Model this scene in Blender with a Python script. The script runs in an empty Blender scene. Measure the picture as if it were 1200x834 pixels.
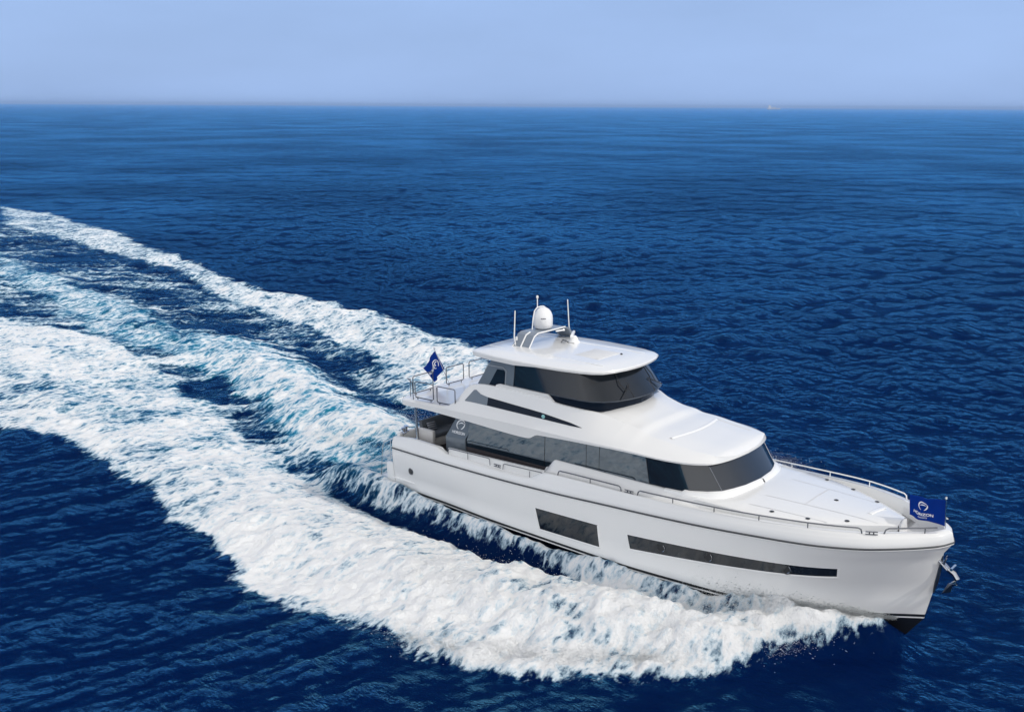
import bpy, bmesh, math, random
import numpy as np
from mathutils import Vector, Matrix

S = bpy.context.scene
COL = S.collection
R = math.radians

# ------------------------------------------------------------------ camera
cam = bpy.data.cameras.new("camera")
camo = bpy.data.objects.new("camera", cam)
COL.objects.link(camo)
S.camera = camo
yaw, pitch, roll = R(-41.22745), R(13.948825), R(.33423)
fw = Vector((math.sin(yaw)*math.cos(pitch), math.cos(yaw)*math.cos(pitch), -math.sin(pitch)))
rt = Vector((math.cos(yaw), -math.sin(yaw), 0))
up = rt.cross(fw)
r2 = math.cos(roll)*rt + math.sin(roll)*up
u2 = r2.cross(fw)
M = Matrix((r2, u2, -fw)).transposed().to_4x4()
M.translation = Vector((34.0635, -33.6150, 18.2875))
camo.matrix_world = M
cam.sensor_fit = 'HORIZONTAL'
cam.sensor_width = 36.0
cam.lens = 36.0*1179.67/1200.0
cam.clip_start = 0.5
cam.clip_end = 80000

# ------------------------------------------------------------------ light
SKY_LOW, SKY_FILL, SKY_UP = (3.6, 5.25, 8.7), (15.1, 15.3, 15.7), (7.0, 6.85, 6.75)
SUN_EL, SUN_AZ = R(42), R(22)          # azimuth measured from +X (the bow) towards port
sd = Vector((math.cos(SUN_EL)*math.cos(SUN_AZ), math.cos(SUN_EL)*math.sin(SUN_AZ), math.sin(SUN_EL)))
w = bpy.data.worlds.new("World"); S.world = w; w.use_nodes = True
nt = w.node_tree; nt.nodes.clear()
sky = nt.nodes.new("ShaderNodeTexSky"); sky.sky_type = 'NISHITA'; sky.sun_disc = False
sky.sun_elevation = SUN_EL; sky.sun_rotation = math.atan2(sd.x, sd.y)
sky.air_density = 1.0; sky.dust_density = 1.5; sky.ozone_density = 3.0; sky.altitude = 0
# hazy maritime air: the clear sky is blended with a veil, blue low down ahead, pale overhead, with an added bright side behind the camera to light the hull
def WN(t, **k):
    q = nt.nodes.new(t)
    for a_, b_ in k.items(): setattr(q, a_, b_)
    return q
wtc = WN("ShaderNodeTexCoord")
sep = WN("ShaderNodeSeparateXYZ"); nt.links.new(wtc.outputs["Generated"], sep.inputs[0])
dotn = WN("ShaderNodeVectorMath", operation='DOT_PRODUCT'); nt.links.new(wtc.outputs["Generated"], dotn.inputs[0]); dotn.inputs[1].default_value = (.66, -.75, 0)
def ss(src, a_, b_):
    q = WN("ShaderNodeMapRange", interpolation_type='SMOOTHSTEP'); nt.links.new(src, q.inputs[0]); q.inputs[1].default_value = a_; q.inputs[2].default_value = b_; return q.outputs[0]
def mixc(f, a_, b_):
    q = WN("ShaderNodeMix", data_type='RGBA')
    for i, v_ in ((0, f), (6, a_), (7, b_)):
        if isinstance(v_, (int, float)): q.inputs[i].default_value = v_
        elif isinstance(v_, tuple): q.inputs[i].default_value = (*v_, 1)
        else: nt.links.new(v_, q.inputs[i])
    return q.outputs[2]
low = mixc(ss(dotn.outputs["Value"], -.45, .75), SKY_LOW, SKY_FILL)
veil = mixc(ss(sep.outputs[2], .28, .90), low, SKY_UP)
cm = WN("ShaderNodeMapping"); cm.inputs["Scale"].default_value = (1.2, 1.2, 5.0); nt.links.new(wtc.outputs["Generated"], cm.inputs[0])
cn = WN("ShaderNodeTexNoise"); cn.inputs["Scale"].default_value = 2.2; cn.inputs["Detail"].default_value = 5; cn.inputs["Roughness"].default_value = .55; nt.links.new(cm.outputs[0], cn.inputs["Vector"])
cv = WN("ShaderNodeMapRange"); nt.links.new(cn.outputs[0], cv.inputs[0]); cv.inputs[1].default_value = .25; cv.inputs[2].default_value = .75; cv.inputs[3].default_value = .93; cv.inputs[4].default_value = 1.09
vs_ = WN("ShaderNodeVectorMath", operation='SCALE'); nt.links.new(veil, vs_.inputs[0]); nt.links.new(cv.outputs[0], vs_.inputs["Scale"]); veil = vs_.outputs[0]
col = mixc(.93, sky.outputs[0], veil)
bg = nt.nodes.new("ShaderNodeBackground"); bg.inputs[1].default_value = 0.10
wo = nt.nodes.new("ShaderNodeOutputWorld")
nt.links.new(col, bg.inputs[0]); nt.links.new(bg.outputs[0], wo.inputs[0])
sl = bpy.data.lights.new("sun", 'SUN'); sl.energy = 1.6; sl.angle = R(1.5); sl.color = (1.0, .95, .88)
so = bpy.data.objects.new("sun", sl); COL.objects.link(so)
so.rotation_euler = (-sd).to_track_quat('-Z', 'Y').to_euler()
S.view_settings.view_transform = 'Standard'; S.view_settings.look = 'None'
S.view_settings.exposure = 0.0; S.view_settings.gamma = 1.0
S.cycles.max_bounces = 9; S.cycles.diffuse_bounces = 7; S.cycles.glossy_bounces = 3; S.cycles.transmission_bounces = 4
S.cycles.volume_bounces = 0
S.cycles.caustics_reflective = False; S.cycles.caustics_refractive = False

# ------------------------------------------------------------------ helpers
def mat(name, color, rough=.5, metal=0., spec=.5, bump=None, coat=0., var=None, sheen=0.):
    m = bpy.data.materials.new(name); m.use_nodes = True
    n = m.node_tree.nodes; L = m.node_tree.links; p = n["Principled BSDF"]
    p.inputs["Base Color"].default_value = (*color, 1); p.inputs["Roughness"].default_value = rough
    p.inputs["Metallic"].default_value = metal; p.inputs["Specular IOR Level"].default_value = spec
    p.inputs["Coat Weight"].default_value = coat; p.inputs["Coat Roughness"].default_value = .08
    tc = n.new("ShaderNodeTexCoord")
    if var:
        amt, sc = var
        t = n.new("ShaderNodeTexNoise"); t.inputs["Scale"].default_value = sc; t.inputs["Detail"].default_value = 6
        L.new(tc.outputs["Object"], t.inputs["Vector"])
        mr = n.new("ShaderNodeMapRange"); mr.inputs[3].default_value = 1-amt; mr.inputs[4].default_value = 1+amt*.4
        L.new(t.outputs[0], mr.inputs[0])
        hs = n.new("ShaderNodeHueSaturation"); hs.inputs["Color"].default_value = (*color, 1)
        L.new(mr.outputs[0], hs.inputs["Value"]); L.new(hs.outputs[0], p.inputs["Base Color"])
        rr = n.new("ShaderNodeMapRange"); rr.inputs[3].default_value = max(.02, rough-.06); rr.inputs[4].default_value = rough+.08
        L.new(t.outputs[0], rr.inputs[0]); L.new(rr.outputs[0], p.inputs["Roughness"])
    if bump:
        st, sc = bump
        t = n.new("ShaderNodeTexNoise"); t.inputs["Scale"].default_value = sc; t.inputs["Detail"].default_value = 3
        L.new(tc.outputs["Object"], t.inputs["Vector"])
        b = n.new("ShaderNodeBump"); b.inputs["Strength"].default_value = st; b.inputs["Distance"].default_value = .02
        L.new(t.outputs[0], b.inputs["Height"]); L.new(b.outputs[0], p.inputs["Normal"])
    return m

WHITE = mat("white_gelcoat", (.80, .80, .79), .22, coat=.5, var=(.03, .8))
DECK = mat("deck_nonskid", (.70, .70, .695), .6, bump=(.25, 90), var=(.05, 2.0))
LIP = mat("white_trim", (.84, .84, .83), .3, coat=.3)
BOOT = mat("black_bottom_paint", (.012, .013, .016), .35, var=(.2, 3))
GLASS = mat("tinted_glass", (.008, .012, .018), .03)
GLASS_M = mat("mirror_tinted_glass", (.008, .016, .026), .03, bump=(.05, .9)); GLASS_M.node_tree.nodes["Principled BSDF"].inputs["Specular Tint"].default_value = (.78, .90, 1.0, 1); GLASS_M.node_tree.nodes["Principled BSDF"].inputs["IOR"].default_value = 2.4
GLASS_D = mat("dark_side_glass", (.008, .014, .026), .12, spec=.12)
GLASS_W = mat("windshield_glass", (.010, .014, .020), .04); GLASS_W.node_tree.nodes["Principled BSDF"].inputs["IOR"].default_value = 1.65
GREY = mat("grey_metallic_paint", (.16, .19, .22), .32, metal=.25, coat=.4, var=(.06, 2))
STEEL = mat("polished_steel", (.62, .63, .65), .18, metal=1.)
DSTEEL = mat("shaded_steel", (.17, .175, .19), .3, metal=1.)
CHROME = mat("dark_chrome", (.36, .37, .40), .14, metal=1.)
RUB = mat("rub_rail_rubber", (.07, .075, .08), .45, metal=.3)
TEAK = mat("dark_teak", (.045, .036, .038), .6, var=(.25, 6))
CUSH = mat("charcoal_fabric", (.10, .112, .13), .85, bump=(.4, 60))
WOOD = mat("varnished_teak", (.30, .165, .095), .4, var=(.2, 8))
CREAM = mat("cream_vinyl", (.74, .72, .70), .55)
BLACK = mat("black_plastic", (.015, .015, .017), .4)
BLUE = mat("blue_flag_cloth", (.001, .030, .25), .9, spec=.1, bump=(.3, 40), var=(.12, 3))
INK = mat("white_print", (.82, .83, .85), .6)
DOME = mat("radome_white", (.84, .84, .84), .3, coat=.2)
GREEN = mat("nav_lens", (.25, .55, .55), .15, coat=.5)

def me_obj(name, verts, faces, m, parent=None, smooth=False, label=None, autos=None):
    me = bpy.data.meshes.new(name)
    me.from_pydata([tuple(map(float, v)) for v in verts], [], [tuple(map(int, f)) for f in faces])
    bm = bmesh.new(); bm.from_mesh(me); bmesh.ops.remove_doubles(bm, verts=bm.verts, dist=1e-4)
    bmesh.ops.dissolve_degenerate(bm, edges=bm.edges, dist=1e-5)
    bmesh.ops.recalc_face_normals(bm, faces=bm.faces)
    if smooth:
        a = R(autos or 32)
        for f in bm.faces: f.smooth = True
        for e in bm.edges:
            if len(e.link_faces) == 2 and e.calc_face_angle(0) > a: e.smooth = False
    bm.to_mesh(me); bm.free()
    if m: me.materials.append(m)
    o = bpy.data.objects.new(name, me); COL.objects.link(o)
    if parent: o.parent = parent
    if label: o["label"] = label
    return o

def empty(name, loc=(0, 0, 0), rot=(0, 0, 0)):
    o = bpy.data.objects.new(name, None); o.location = loc; o.rotation_euler = rot
    o.empty_display_size = .3; COL.objects.link(o); return o

class MB:
    """collects shapes for one mesh"""
    def __init__(s): s.v = []; s.f = []
    def add(s, v, f):
        n = len(s.v); s.v += [tuple(p) for p in v]; s.f += [tuple(i+n for i in q) for q in f]; return s
    def box(s, c, d, ax=None, bev=0.0):
        bm = bmesh.new(); bmesh.ops.create_cube(bm, size=1)
        for q in bm.verts: q.co = Vector((q.co.x*d[0], q.co.y*d[1], q.co.z*d[2]))
        if bev: bmesh.ops.bevel(bm, geom=bm.edges[:], offset=bev, segments=2, affect='EDGES', profile=.5)
        mt = Matrix.Translation(c) @ (ax.to_4x4() if ax else Matrix())
        bm.verts.index_update()
        s.add([mt @ q.co for q in bm.verts], [[q.index for q in f.verts] for f in bm.faces]); bm.free(); return s
    def tube(s, pts, r, n=8, closed=False):
        P = [Vector(p) for p in pts]; rings = []
        k = len(P); upv = Vector((0.03, 0.02, 1))
        for i, p in enumerate(P):
            a = P[(i-1) % k] if (closed or i > 0) else p; b = P[(i+1) % k] if (closed or i < k-1) else p
            t = (b-a).normalized()
            x = t.cross(upv)
            if x.length < .1: x = t.cross(Vector((1, 0, 0)))
            x.normalize(); y = t.cross(x)
            rr = r[i] if isinstance(r, (list, tuple)) else r
            rings.append([p + x*math.cos(2*math.pi*j/n)*rr + y*math.sin(2*math.pi*j/n)*rr for j in range(n)])
        v = [q for g in rings for q in g]; f = []
        for i in range(k if closed else k-1):
            i2 = (i+1) % k
            for j in range(n): f.append((i*n+j, i*n+(j+1) % n, i2*n+(j+1) % n, i2*n+j))
        if not closed:
            f.append(tuple(range(n-1, -1, -1))); f.append(tuple((k-1)*n+j for j in range(n)))
        return s.add(v, f)
    def lathe(s, prof, c, n=28, ax=None):
        v = []; f = []
        mt = Matrix.Translation(c) @ (ax.to_4x4() if ax else Matrix())
        for r_, z in prof:
            for j in range(n): v.append(mt @ Vector((max(r_, 1e-4)*math.cos(2*math.pi*j/n), max(r_, 1e-4)*math.sin(2*math.pi*j/n), z)))
        for i in range(len(prof)-1):
            for j in range(n): f.append((i*n+j, i*n+(j+1) % n, (i+1)*n+(j+1) % n, (i+1)*n+j))
        f.append(tuple(range(n-1, -1, -1))); f.append(tuple((len(prof)-1)*n+j for j in range(n)))
        return s.add(v, f)
    def build(s, name, m, parent=None, smooth=True, label=None, autos=40):
        return me_obj(name, s.v, s.f, m, parent, smooth, label, autos)

def pchip(xs, ys):
    xs = np.array(xs, float); ys = np.array(ys, float); h = np.diff(xs); d = np.diff(ys)/h
    m = np.zeros_like(ys); m[0] = d[0]; m[-1] = d[-1]
    for i in range(1, len(xs)-1):
        if d[i-1]*d[i] > 0:
            w1 = 2*h[i]+h[i-1]; w2 = h[i]+2*h[i-1]; m[i] = (w1+w2)/(w1/d[i-1]+w2/d[i])
    def f(x):
        x = np.clip(np.asarray(x, float), xs[0], xs[-1]); k = np.clip(np.searchsorted(xs, x)-1, 0, len(h)-1)
        t = (x-xs[k])/h[k]
        return (ys[k]*(2*t**3-3*t**2+1)+ys[k+1]*(-2*t**3+3*t**2)+h[k]*(m[k]*(t**3-2*t**2+t)+m[k+1]*(t**3-t**2)))
    return f
def T(*p): return pchip([a for a, b in p], [b for a, b in p])

def grid_faces(nr, nc, off=0):
    return [(off+i*nc+j, off+i*nc+j+1, off+(i+1)*nc+j+1, off+(i+1)*nc+j) for i in range(nr-1) for j in range(nc-1)]
def loft_sym(name, rows, m, parent, cap=False, autos=32, smooth=True, closed=False):
    """rows: list of columns; each column a list of (x,y>=0,z); mirrored to both sides"""
    nr, nc = len(rows), len(rows[0]); v = []; f = []
    for sgn in (-1, 1):
        off = len(v)
        for r_ in rows: v += [(x, sgn*y, z) for x, y, z in r_]
        f += grid_faces(nr, nc, off)
    if cap:
        for e in cap:
            a = rows[e]; o = 0 if e == 0 else (nr-1)*nc
            for j in range(nc-1): f.append((o+j, o+j+1, nr*nc+o+j+1, nr*nc+o+j))
    return me_obj(name, v, f, m, parent, smooth, None, autos)
def plate(name, poly, th, m, parent, yf, sgn=-1, label=None, bev=0.0):
    """polygon in (x,z) laid on the surface y=sgn*yf(x,z), with thickness th outwards"""
    v = [(x, sgn*yf(x, z), z) for x, z in poly] + [(x, sgn*(yf(x, z)+th), z) for x, z in poly]
    n = len(poly); f = [tuple(range(n)), tuple(range(2*n-1, n-1, -1))]+[(i, (i+1) % n, n+(i+1) % n, n+i) for i in range(n)]
    return me_obj(name, v, f, m, parent, False, label)
def strip_on(name, top, bot, th, m, parent, yf, sgn=-1, n=24, label=None):
    """curved panel on the hull side between two (x,z) lines: list of (x,z) ends, subdivided so it follows the surface"""
    v = []; f = []
    for i in range(n+1):
        t = i/n; row = []
        for s in range(4):
            q = s/3
            x = (top[0][0]*(1-t)+top[1][0]*t)*(1-q)+(bot[0][0]*(1-t)+bot[1][0]*t)*q
            z = (top[0][1]*(1-t)+top[1][1]*t)*(1-q)+(bot[0][1]*(1-t)+bot[1][1]*t)*q
            row.append((x, z))
        v += [(x, sgn*(yf(x, z)+th), z) for x, z in row]
    f += grid_faces(n+1, 4)
    N = len(v); v += [(x, y-sgn*.06, z) for x, y, z in v]
    f += [tuple(N+i for i in q[::-1]) for q in grid_faces(n+1, 4)]
    ring = [i*4 for i in range(n+1)]+[n*4+1, n*4+2]+[i*4+3 for i in range(n, -1, -1)]+[2, 1]
    for i in range(len(ring)): a, b = ring[i], ring[(i+1) % len(ring)]; f.append((a, b, N+b, N+a))
    return me_obj(name, v, f, m, parent, True, label, 40)

# text / emblem as 2D triangles ------------------------------------
def text2d(s, size=1.0, bold=.012):
    c = bpy.data.curves.new("t", 'FONT'); c.body = s; c.size = size; c.align_x = 'CENTER'; c.align_y = 'CENTER'; c.offset = bold*size
    o = bpy.data.objects.new("t", c); COL.objects.link(o)
    dg = bpy.context.evaluated_depsgraph_get(); me = o.evaluated_get(dg).to_mesh()
    v = [(p.co.x, p.co.y) for p in me.vertices]; f = [tuple(q.vertices) for q in me.polygons]
    o.evaluated_get(dg).to_mesh_clear(); bpy.data.objects.remove(o); bpy.data.curves.remove(c)
    return v, f
def emblem2d(rad=.5):
    """open crescent ring with a wave-like swoosh across it"""
    v = []; f = []
    def band(fn, n=28):
        o = len(v)
        for i in range(n+1):
            a, b = fn(i/n); v.append(a); v.append(b)
        for i in range(n): f.append((o+2*i, o+2*i+1, o+2*i+3, o+2*i+2))
    def arc(a0, a1, w0):
        def fn(t):
            a = R(a0+(a1-a0)*t); ww = rad*w0*(.25+.75*math.sin(math.pi*min(1, t*.9+.08)))
            return ((rad*math.cos(a), rad*.92*math.sin(a)), ((rad-ww)*math.cos(a), (rad-ww)*.92*math.sin(a)))
        return fn
    band(arc(35, 255, .30)); band(arc(-70, 30, .26))
    def sw(t):
        x = -rad*.62+rad*1.35*t; y = rad*(.02+.38*math.sin(t*2.6))-rad*.06; ww = rad*.22*math.sin(math.pi*t)**.7+.002
        return ((x, y+ww*.5), (x, y-ww*.5))
    band(sw)
    return v, f
def lay(name, v2, f2, fn, m, parent, th=.006):
    """lay a flat figure on a surface fn(u,v)->(point, normal)"""
    v = []
    for a, b in v2:
        p, nrm = fn(a, b); v.append(Vector(p)+Vector(nrm)*th)
    return me_obj(name, v, f2, m, parent)

# =================================================================== SEA
rng = np.random.default_rng(7)
TAB = rng.random((256, 256)).astype(np.float32)
def vnoise(x, y):
    xi = np.floor(x).astype(np.int64); yi = np.floor(y).astype(np.int64); fx = x-xi; fy = y-yi
    fx = fx*fx*fx*(fx*(fx*6-15)+10); fy = fy*fy*fy*(fy*(fy*6-15)+10)
    a = TAB[xi & 255, yi & 255]; b = TAB[(xi+1) & 255, yi & 255]; c = TAB[xi & 255, (yi+1) & 255]; d = TAB[(xi+1) & 255, (yi+1) & 255]
    return (a*(1-fx)+b*fx)*(1-fy)+(c*(1-fx)+d*fx)*fy
def fbm(x, y, o=4, g=.5):
    s = 0; a = 1; t = 0; ca, sa = math.cos(.6), math.sin(.6)
    for k in range(o):
        s = s+a*(vnoise(x+17.3*k, y-9.1*k)*2-1); t += a; a *= g
        x, y = (x*ca-y*sa)*2.03, (x*sa+y*ca)*2.03
    return s/t
def sstep(a, b, x):
    t = np.clip((x-a)/(b-a), 0, 1); return t*t*(3-2*t)
def axis(lo, hi, d, far, g=1.018):
    a = list(np.arange(lo, hi+d*.5, d)); s = d; x = a[-1]; up_ = []
    while x < far: s *= g; x += s; up_.append(x)
    s = d; x = a[0]; dn = []
    while x > -far: s *= g; x -= s; dn.append(x)
    return np.array(dn[::-1]+a+up_)
GX = axis(-34, 29, .11, 30000); GY = axis(-17, 26, .11, 30000)
X, Y = np.meshgrid(GX, GY, indexing='ij'); NX, NY = X.shape
SP = np.maximum(np.gradient(GX)[:, None], np.gradient(GY)[None, :])
Xf, Yf, SPf = X.ravel(), Y.ravel(), np.broadcast_to(SP, X.shape).ravel()
Z = np.zeros_like(Xf)
near = np.hypot(Xf-5, Yf) < 1300
xn, yn, sp = Xf[near], Yf[near], SPf[near]
zz = np.zeros_like(xn)
base_dir = math.atan2(.752, -.659)+.35
dist_k = .45+.72*sstep(25, 120, np.hypot(xn-34, yn+34))
for k in range(110):
    lam = .55*(18/.55)**(rng.random()**1.1); sl_ = .034*rng.uniform(.5, 1.2)*(.9 if lam < 1.2 else 1.2 if lam < 4 else .75 if lam < 8 else .3)
    a = base_dir+rng.normal()*1.0; kk = 2*math.pi/lam; amp = sl_/kk
    ph = (xn*math.cos(a)+yn*math.sin(a))*kk+rng.random()*6.28
    mod = dist_k*(.40+1.2*vnoise(xn/(lam*5)+k*3.1, yn/(lam*5)-k*1.7))
    zz += amp*mod*(np.sin(ph)+.25*np.cos(2*ph))*(1-sstep(.25, .5, sp/lam))

def pseg(pts, x, y):
    """distance to a polyline, parameter 0..1 along it and signed side"""
    P = np.array(pts, float)[:, :2]; L = np.hypot(*np.diff(P, axis=0).T); cum = np.concatenate([[0], np.cumsum(L)])
    best = np.full(x.shape, 1e9); par = np.zeros_like(x); side = np.zeros_like(x)
    for i in range(len(L)):
        d = (P[i+1]-P[i])/L[i]; t = np.clip((x-P[i, 0])*d[0]+(y-P[i, 1])*d[1], 0, L[i])
        dx = x-P[i, 0]-d[0]*t; dy = y-P[i, 1]-d[1]*t; q = np.hypot(dx, dy); mk = q < best
        best = np.where(mk, q, best); par = np.where(mk, cum[i]+t, par); side = np.where(mk, np.sign(d[0]*dy-d[1]*dx), side)
    return best, par, side, cum
def poly_sd(poly, x, y):
    P = np.array(poly, float); best = np.full(x.shape, 1e9); ins = np.zeros(x.shape, bool); j = len(P)-1
    for i in range(len(P)):
        a, b = P[j], P[i]; e = b-a; L2 = e@e
        t = np.clip(((x-a[0])*e[0]+(y-a[1])*e[1])/L2, 0, 1); q = np.hypot(x-a[0]-e[0]*t, y-a[1]-e[1]*t); best = np.minimum(best, q)
        c = ((a[1] > y) != (b[1] > y)) & (x < (b[0]-a[0])*(y-a[1])/((b[1]-a[1])+1e-12)+a[0]); ins ^= c; j = i
    return np.where(ins, best, -best)
def ridge(pts, x, y):
    """pts: (x,y,height,width) polyline of a swell"""
    d, par, side, cum = pseg(pts, x, y)
    h = np.interp(par, cum, [p[2] for p in pts]); wd = np.interp(par, cum, [p[3] for p in pts])
    return h*np.exp(-(d/wd)**2)

sel = (xn > -190) & (xn < 30) & (yn > -22) & (yn < 60)
xs, ys = xn[sel], yn[sel]
wx = fbm(xs*.22, ys*.22, 4)*1.0; wy = fbm(xs*.22+40, ys*.22+11, 4)*1.0
wx2 = fbm(xs*.9+5, ys*.9, 4, .6)*.55; wy2 = fbm(xs*.9, ys*.9+31, 4, .6)*.55
ax_, ay_ = xs+wx+wx2, ys+wy+wy2
# -- foam regions (metres, x forward from the transom, y to port)
R_STBD = [(-60, 1), (-45, -8.6), (-32, -12.2), (-24.3, -11.4), (-21.4, -10.4), (-18.9, -10.2), (-16.2, -10.7), (-14.0, -10.8), (-11.3, -11.2), (-9.6, -10.8), (-5.6, -12.0), (-2.4, -12.3),
          (-.7, -13.0), (2.1, -14.1), (4.1, -14.3), (6.4, -14.1), (8.0, -13.2), (9.0, -12.8), (10.7, -12.7), (12.2, -12.3), (13.6, -11.5), (15.2, -10.8), (16.7, -9.8), (17.9, -8.7),
          (18.9, -7.7), (19.7, -6.4), (20.6, -4.9), (21.6, -3.4), (22.6, -1.9), (23.3, -.7), (22.2, -.5), (18.5, -2.3), (14, -3.0), (11.2, -3.4), (11.0, -4.1), (9.6, -4.5), (7.5, -4.8), (4.4, -4.9), (1.0, -4.7), (-3.0, -4.4),
          (-7.5, -3.9), (-12.6, -2.4), (-17.5, -.6), (-24.0, 1.0), (-28.0, 1.6), (-33, 2.6), (-42, 5.0)]
R_PORT = [(-160, 44), (-139, 44.3), (-109, 39.5), (-79.4, 31.9), (-65.3, 28.8), (-49.2, 24.5), (-43, 25.6), (-36.4, 24.6), (-30.2, 25.0), (-22.7, 22.9), (-17.9, 21.4), (-10, 17.8), (0, 12.8), (9, 8.2),
          (15, 5.2), (19.5, 3.2), (17, 3.3), (12, 4.6), (4, 6.6), (-4, 8.3), (-10, 9.6), (-14.8, 10.8), (-19.5, 12.6), (-25.4, 14.3), (-34, 16.8), (-41, 17.6), (-51, 19.6), (-67.7, 24.9), (-84.7, 27), (-106, 29.4), (-130, 32)]
R_WASH = [(0.0, 2.6), (-5, 4.0), (-9.5, 5.4), (-14, 6.0), (-20, 8.0), (-25.8, 10.4), (-31.6, 12.4), (-34.6, 10.1), (-41.8, 9.9), (-58.1, 12.9), (-71, 14.2), (-94, 17.6), (-120, 20.5), (-120, 15.5),
          (-75.6, 9.8), (-60, 7.4), (-48, 5.0), (-39, 4.2), (-31, 3.6), (-25, 3.0), (-17.8, 1.0), (-12, -.8), (-6, -2.8), (-2.3, -3.4), (0, -3.3)]
R_HULL = [(-6, -3.4), (-2, -4.4), (2, -4.5), (6, -4.35), (10, -4.3), (15, -4.2), (19, -3.3), (19, -2.2), (13.5, -2.8), (0, -2.6), (-3.5, -2.0)]
def reg(poly, soft0, soft1, wp=1.0):
    sd_ = poly_sd(poly, xs+(wx+wx2)*wp, ys+(wy+wy2)*wp)
    return sstep(soft0, soft1, sd_), sd_
ms, sds = reg(R_STBD, -.15, .9, .8); mp, sdp = reg(R_PORT, -.5, 1.6); mw, sdw = reg(R_WASH, -.7, 1.3); mh, sdh = reg(R_HULL, -.2, .35, .35)
big = fbm(xs*.35+3, ys*.35, 4); med = fbm(xs*1.3, ys*1.3+7, 3)
far_fade = sstep(-150, -25, xs)
f_s = ms*(.76+.34*big+.20*med+.24*sstep(-18, 6, xs))*(1-.24*sstep(9, 14, xs)*sstep(-5.6, -3.9, ys)*(1-sstep(18.5, 20.5, xs)))*(1-.36*sstep(20, 22.3, xs)*sstep(.6, 2.2, -ys-(23.0-xs)*1.0)); 
f_p = mp*(.60+.32*big+.18*med+.20*far_fade)
f_w = mw*(.50+.38*big+.18*med+.20*sstep(-40, -8, xs))
# streaky, lacy water between the foam bands and behind them
R_LACE = [(-60, -2), (-25, -8), (-8, -8), (0, -4), (0, 3), (-12, 12), (-30, 17), (-60, 23), (-130, 34), (-150, 30), (-120, 14)]
ml, _ = reg(R_LACE, -1.5, 2.5)
st = fbm((xs*.75+ys*.66)*.14, (-xs*.66+ys*.75)*.9, 5, .6)
nearf = np.maximum.reduce([np.exp(-np.maximum(0, -q)/4.0) for q in (sdp, sdw, sds)])
f_l = ml*np.clip(.13+.16*sstep(-45, -18, xs)+.24*nearf+.68*st+.20*big, 0, .80)
# darker gap: clean trough between port band and wash close to the stern, and starboard trough
foam = np.maximum.reduce([f_s, f_p, f_w, f_l, mh*.74])
gap, _ = reg([(-31, 14.8), (-24, 12.6), (-17, 10.2), (-10, 8.4), (-3, 6.2), (6, 4.6), (6, 3.4), (-2, 3.4), (-8, 5.0), (-14, 6.9), (-20, 8.9), (-26, 11.4), (-31, 13.6)], -.5, .9, .7)
foam *= 1-.62*gap
gap2, _ = reg([(-27.5, 1.0), (-26.5, 4.0), (-23, 3.2), (-19.5, 1.2), (-21, -.4), (-25, -.2)], -.5, .9, .8)
foam *= 1-.78*gap2
gap3, _ = reg([(-21, 2.5), (-16, 1.2), (-11, -.6), (-5, -2.6), (0, -4.1), (5, -4.2), (9, -4.1), (10.6, -4.0), (9.0, -4.4), (5, -4.75), (0, -4.6), (-6, -4.2), (-12, -3.0), (-18, -1.0), (-21.5, .6)], -.5, .5, .5)
foam *= 1-(.05+.62*sstep(-9, 3, xs))*gap3
gap4, _ = reg([(3.5, -14.3), (6.4, -14.3), (9.2, -12.9), (11.5, -12.5), (10.6, -11.6), (8.8, -11.7), (6.5, -12.6), (4.5, -13.0)], -.4, .6, .8)
foam *= 1-.45*gap4
foam = np.clip(foam, 0, 1.15)
# lengthwise thinning sheet against the hull forward
aer = np.clip(mw*(.9+.6*big)+.30*ml+.35*mp+.25*ms*(1-sstep(-10, 4, xs)), 0, 1)*sstep(.0, .3, foam+.15)
# heights
h = np.zeros_like(xs)
h += ridge([(23.0, -.8, .25, .5), (21.2, -2.6, .75, .8), (19, -4.4, .95, 1.1), (16.5, -5.9, 1.1, 1.4), (13, -7.0, 1.0, 1.7), (9, -7.8, .75, 2.0), (4, -8.6, .55, 2.4), (-3, -9.2, .42, 2.6), (-14, -8.6, .34, 3.0), (-30, -6, .3, 3.2), (-60, 0, .2, 4)], ax_, ay_)
h += ridge([(19.5, 2.6, .5, .6), (14, 4.6, .8, 1.2), (6, 8.0, .7, 1.7), (-4, 12.6, .6, 2.2), (-18, 18.4, .55, 2.4), (-36, 22.6, .5, 2.6), (-60, 26, .45, 3), (-110, 36, .4, 4)], ax_, ay_)
h -= ridge([(14, -3.9, .05, .4), (9, -4.8, .30, .55), (2, -5.0, .35, .7), (-8, -3.9, .40, 1.5), (-18, .3, .40, 2.2), (-30, 3, .2, 2.2)], xs, ys)
h -= ridge([(6, 4.2, .3, .8), (-6, 6.2, .45, 1.4), (-16, 9.2, .5, 1.6), (-28, 13.4, .4, 1.8), (-45, 16, .2, 2.5)], xs, ys)
h += ridge([(0, .2, .1, 2.4), (-3.5, .6, .85, 2.3), (-9, 2.2, 1.0, 2.4), (-17, 4.4, .85, 2.5), (-26, 7.6, .6, 2.6), (-45, 8.5, .4, 2.8), (-95, 16, .3, 3)], ax_, ay_)
h += ridge([(-4.5, -3.0, .5, .9), (-1.5, -3.3, .95, .8), (0, -3.4, .95, .6), (3, -3.6, .68, .5), (8, -3.7, .66, .5), (13, -3.65, .72, .5), (16, -3.45, .66, .5), (19, -3.0, .35, .4), (20, -2.6, .0, .3)], xs, ys)
h += ridge([(23.6, -.2, .12, .3), (22.8, -.8, .62, .4), (20.8, -2.2, .80, .6), (19, -2.9, .45, .6), (17, -3.3, .20, .6), (14, -3.7, .12, .6), (11, -3.8, .0, .5)], xs, ys)
fm = sstep(.35, .95, foam)
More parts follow.
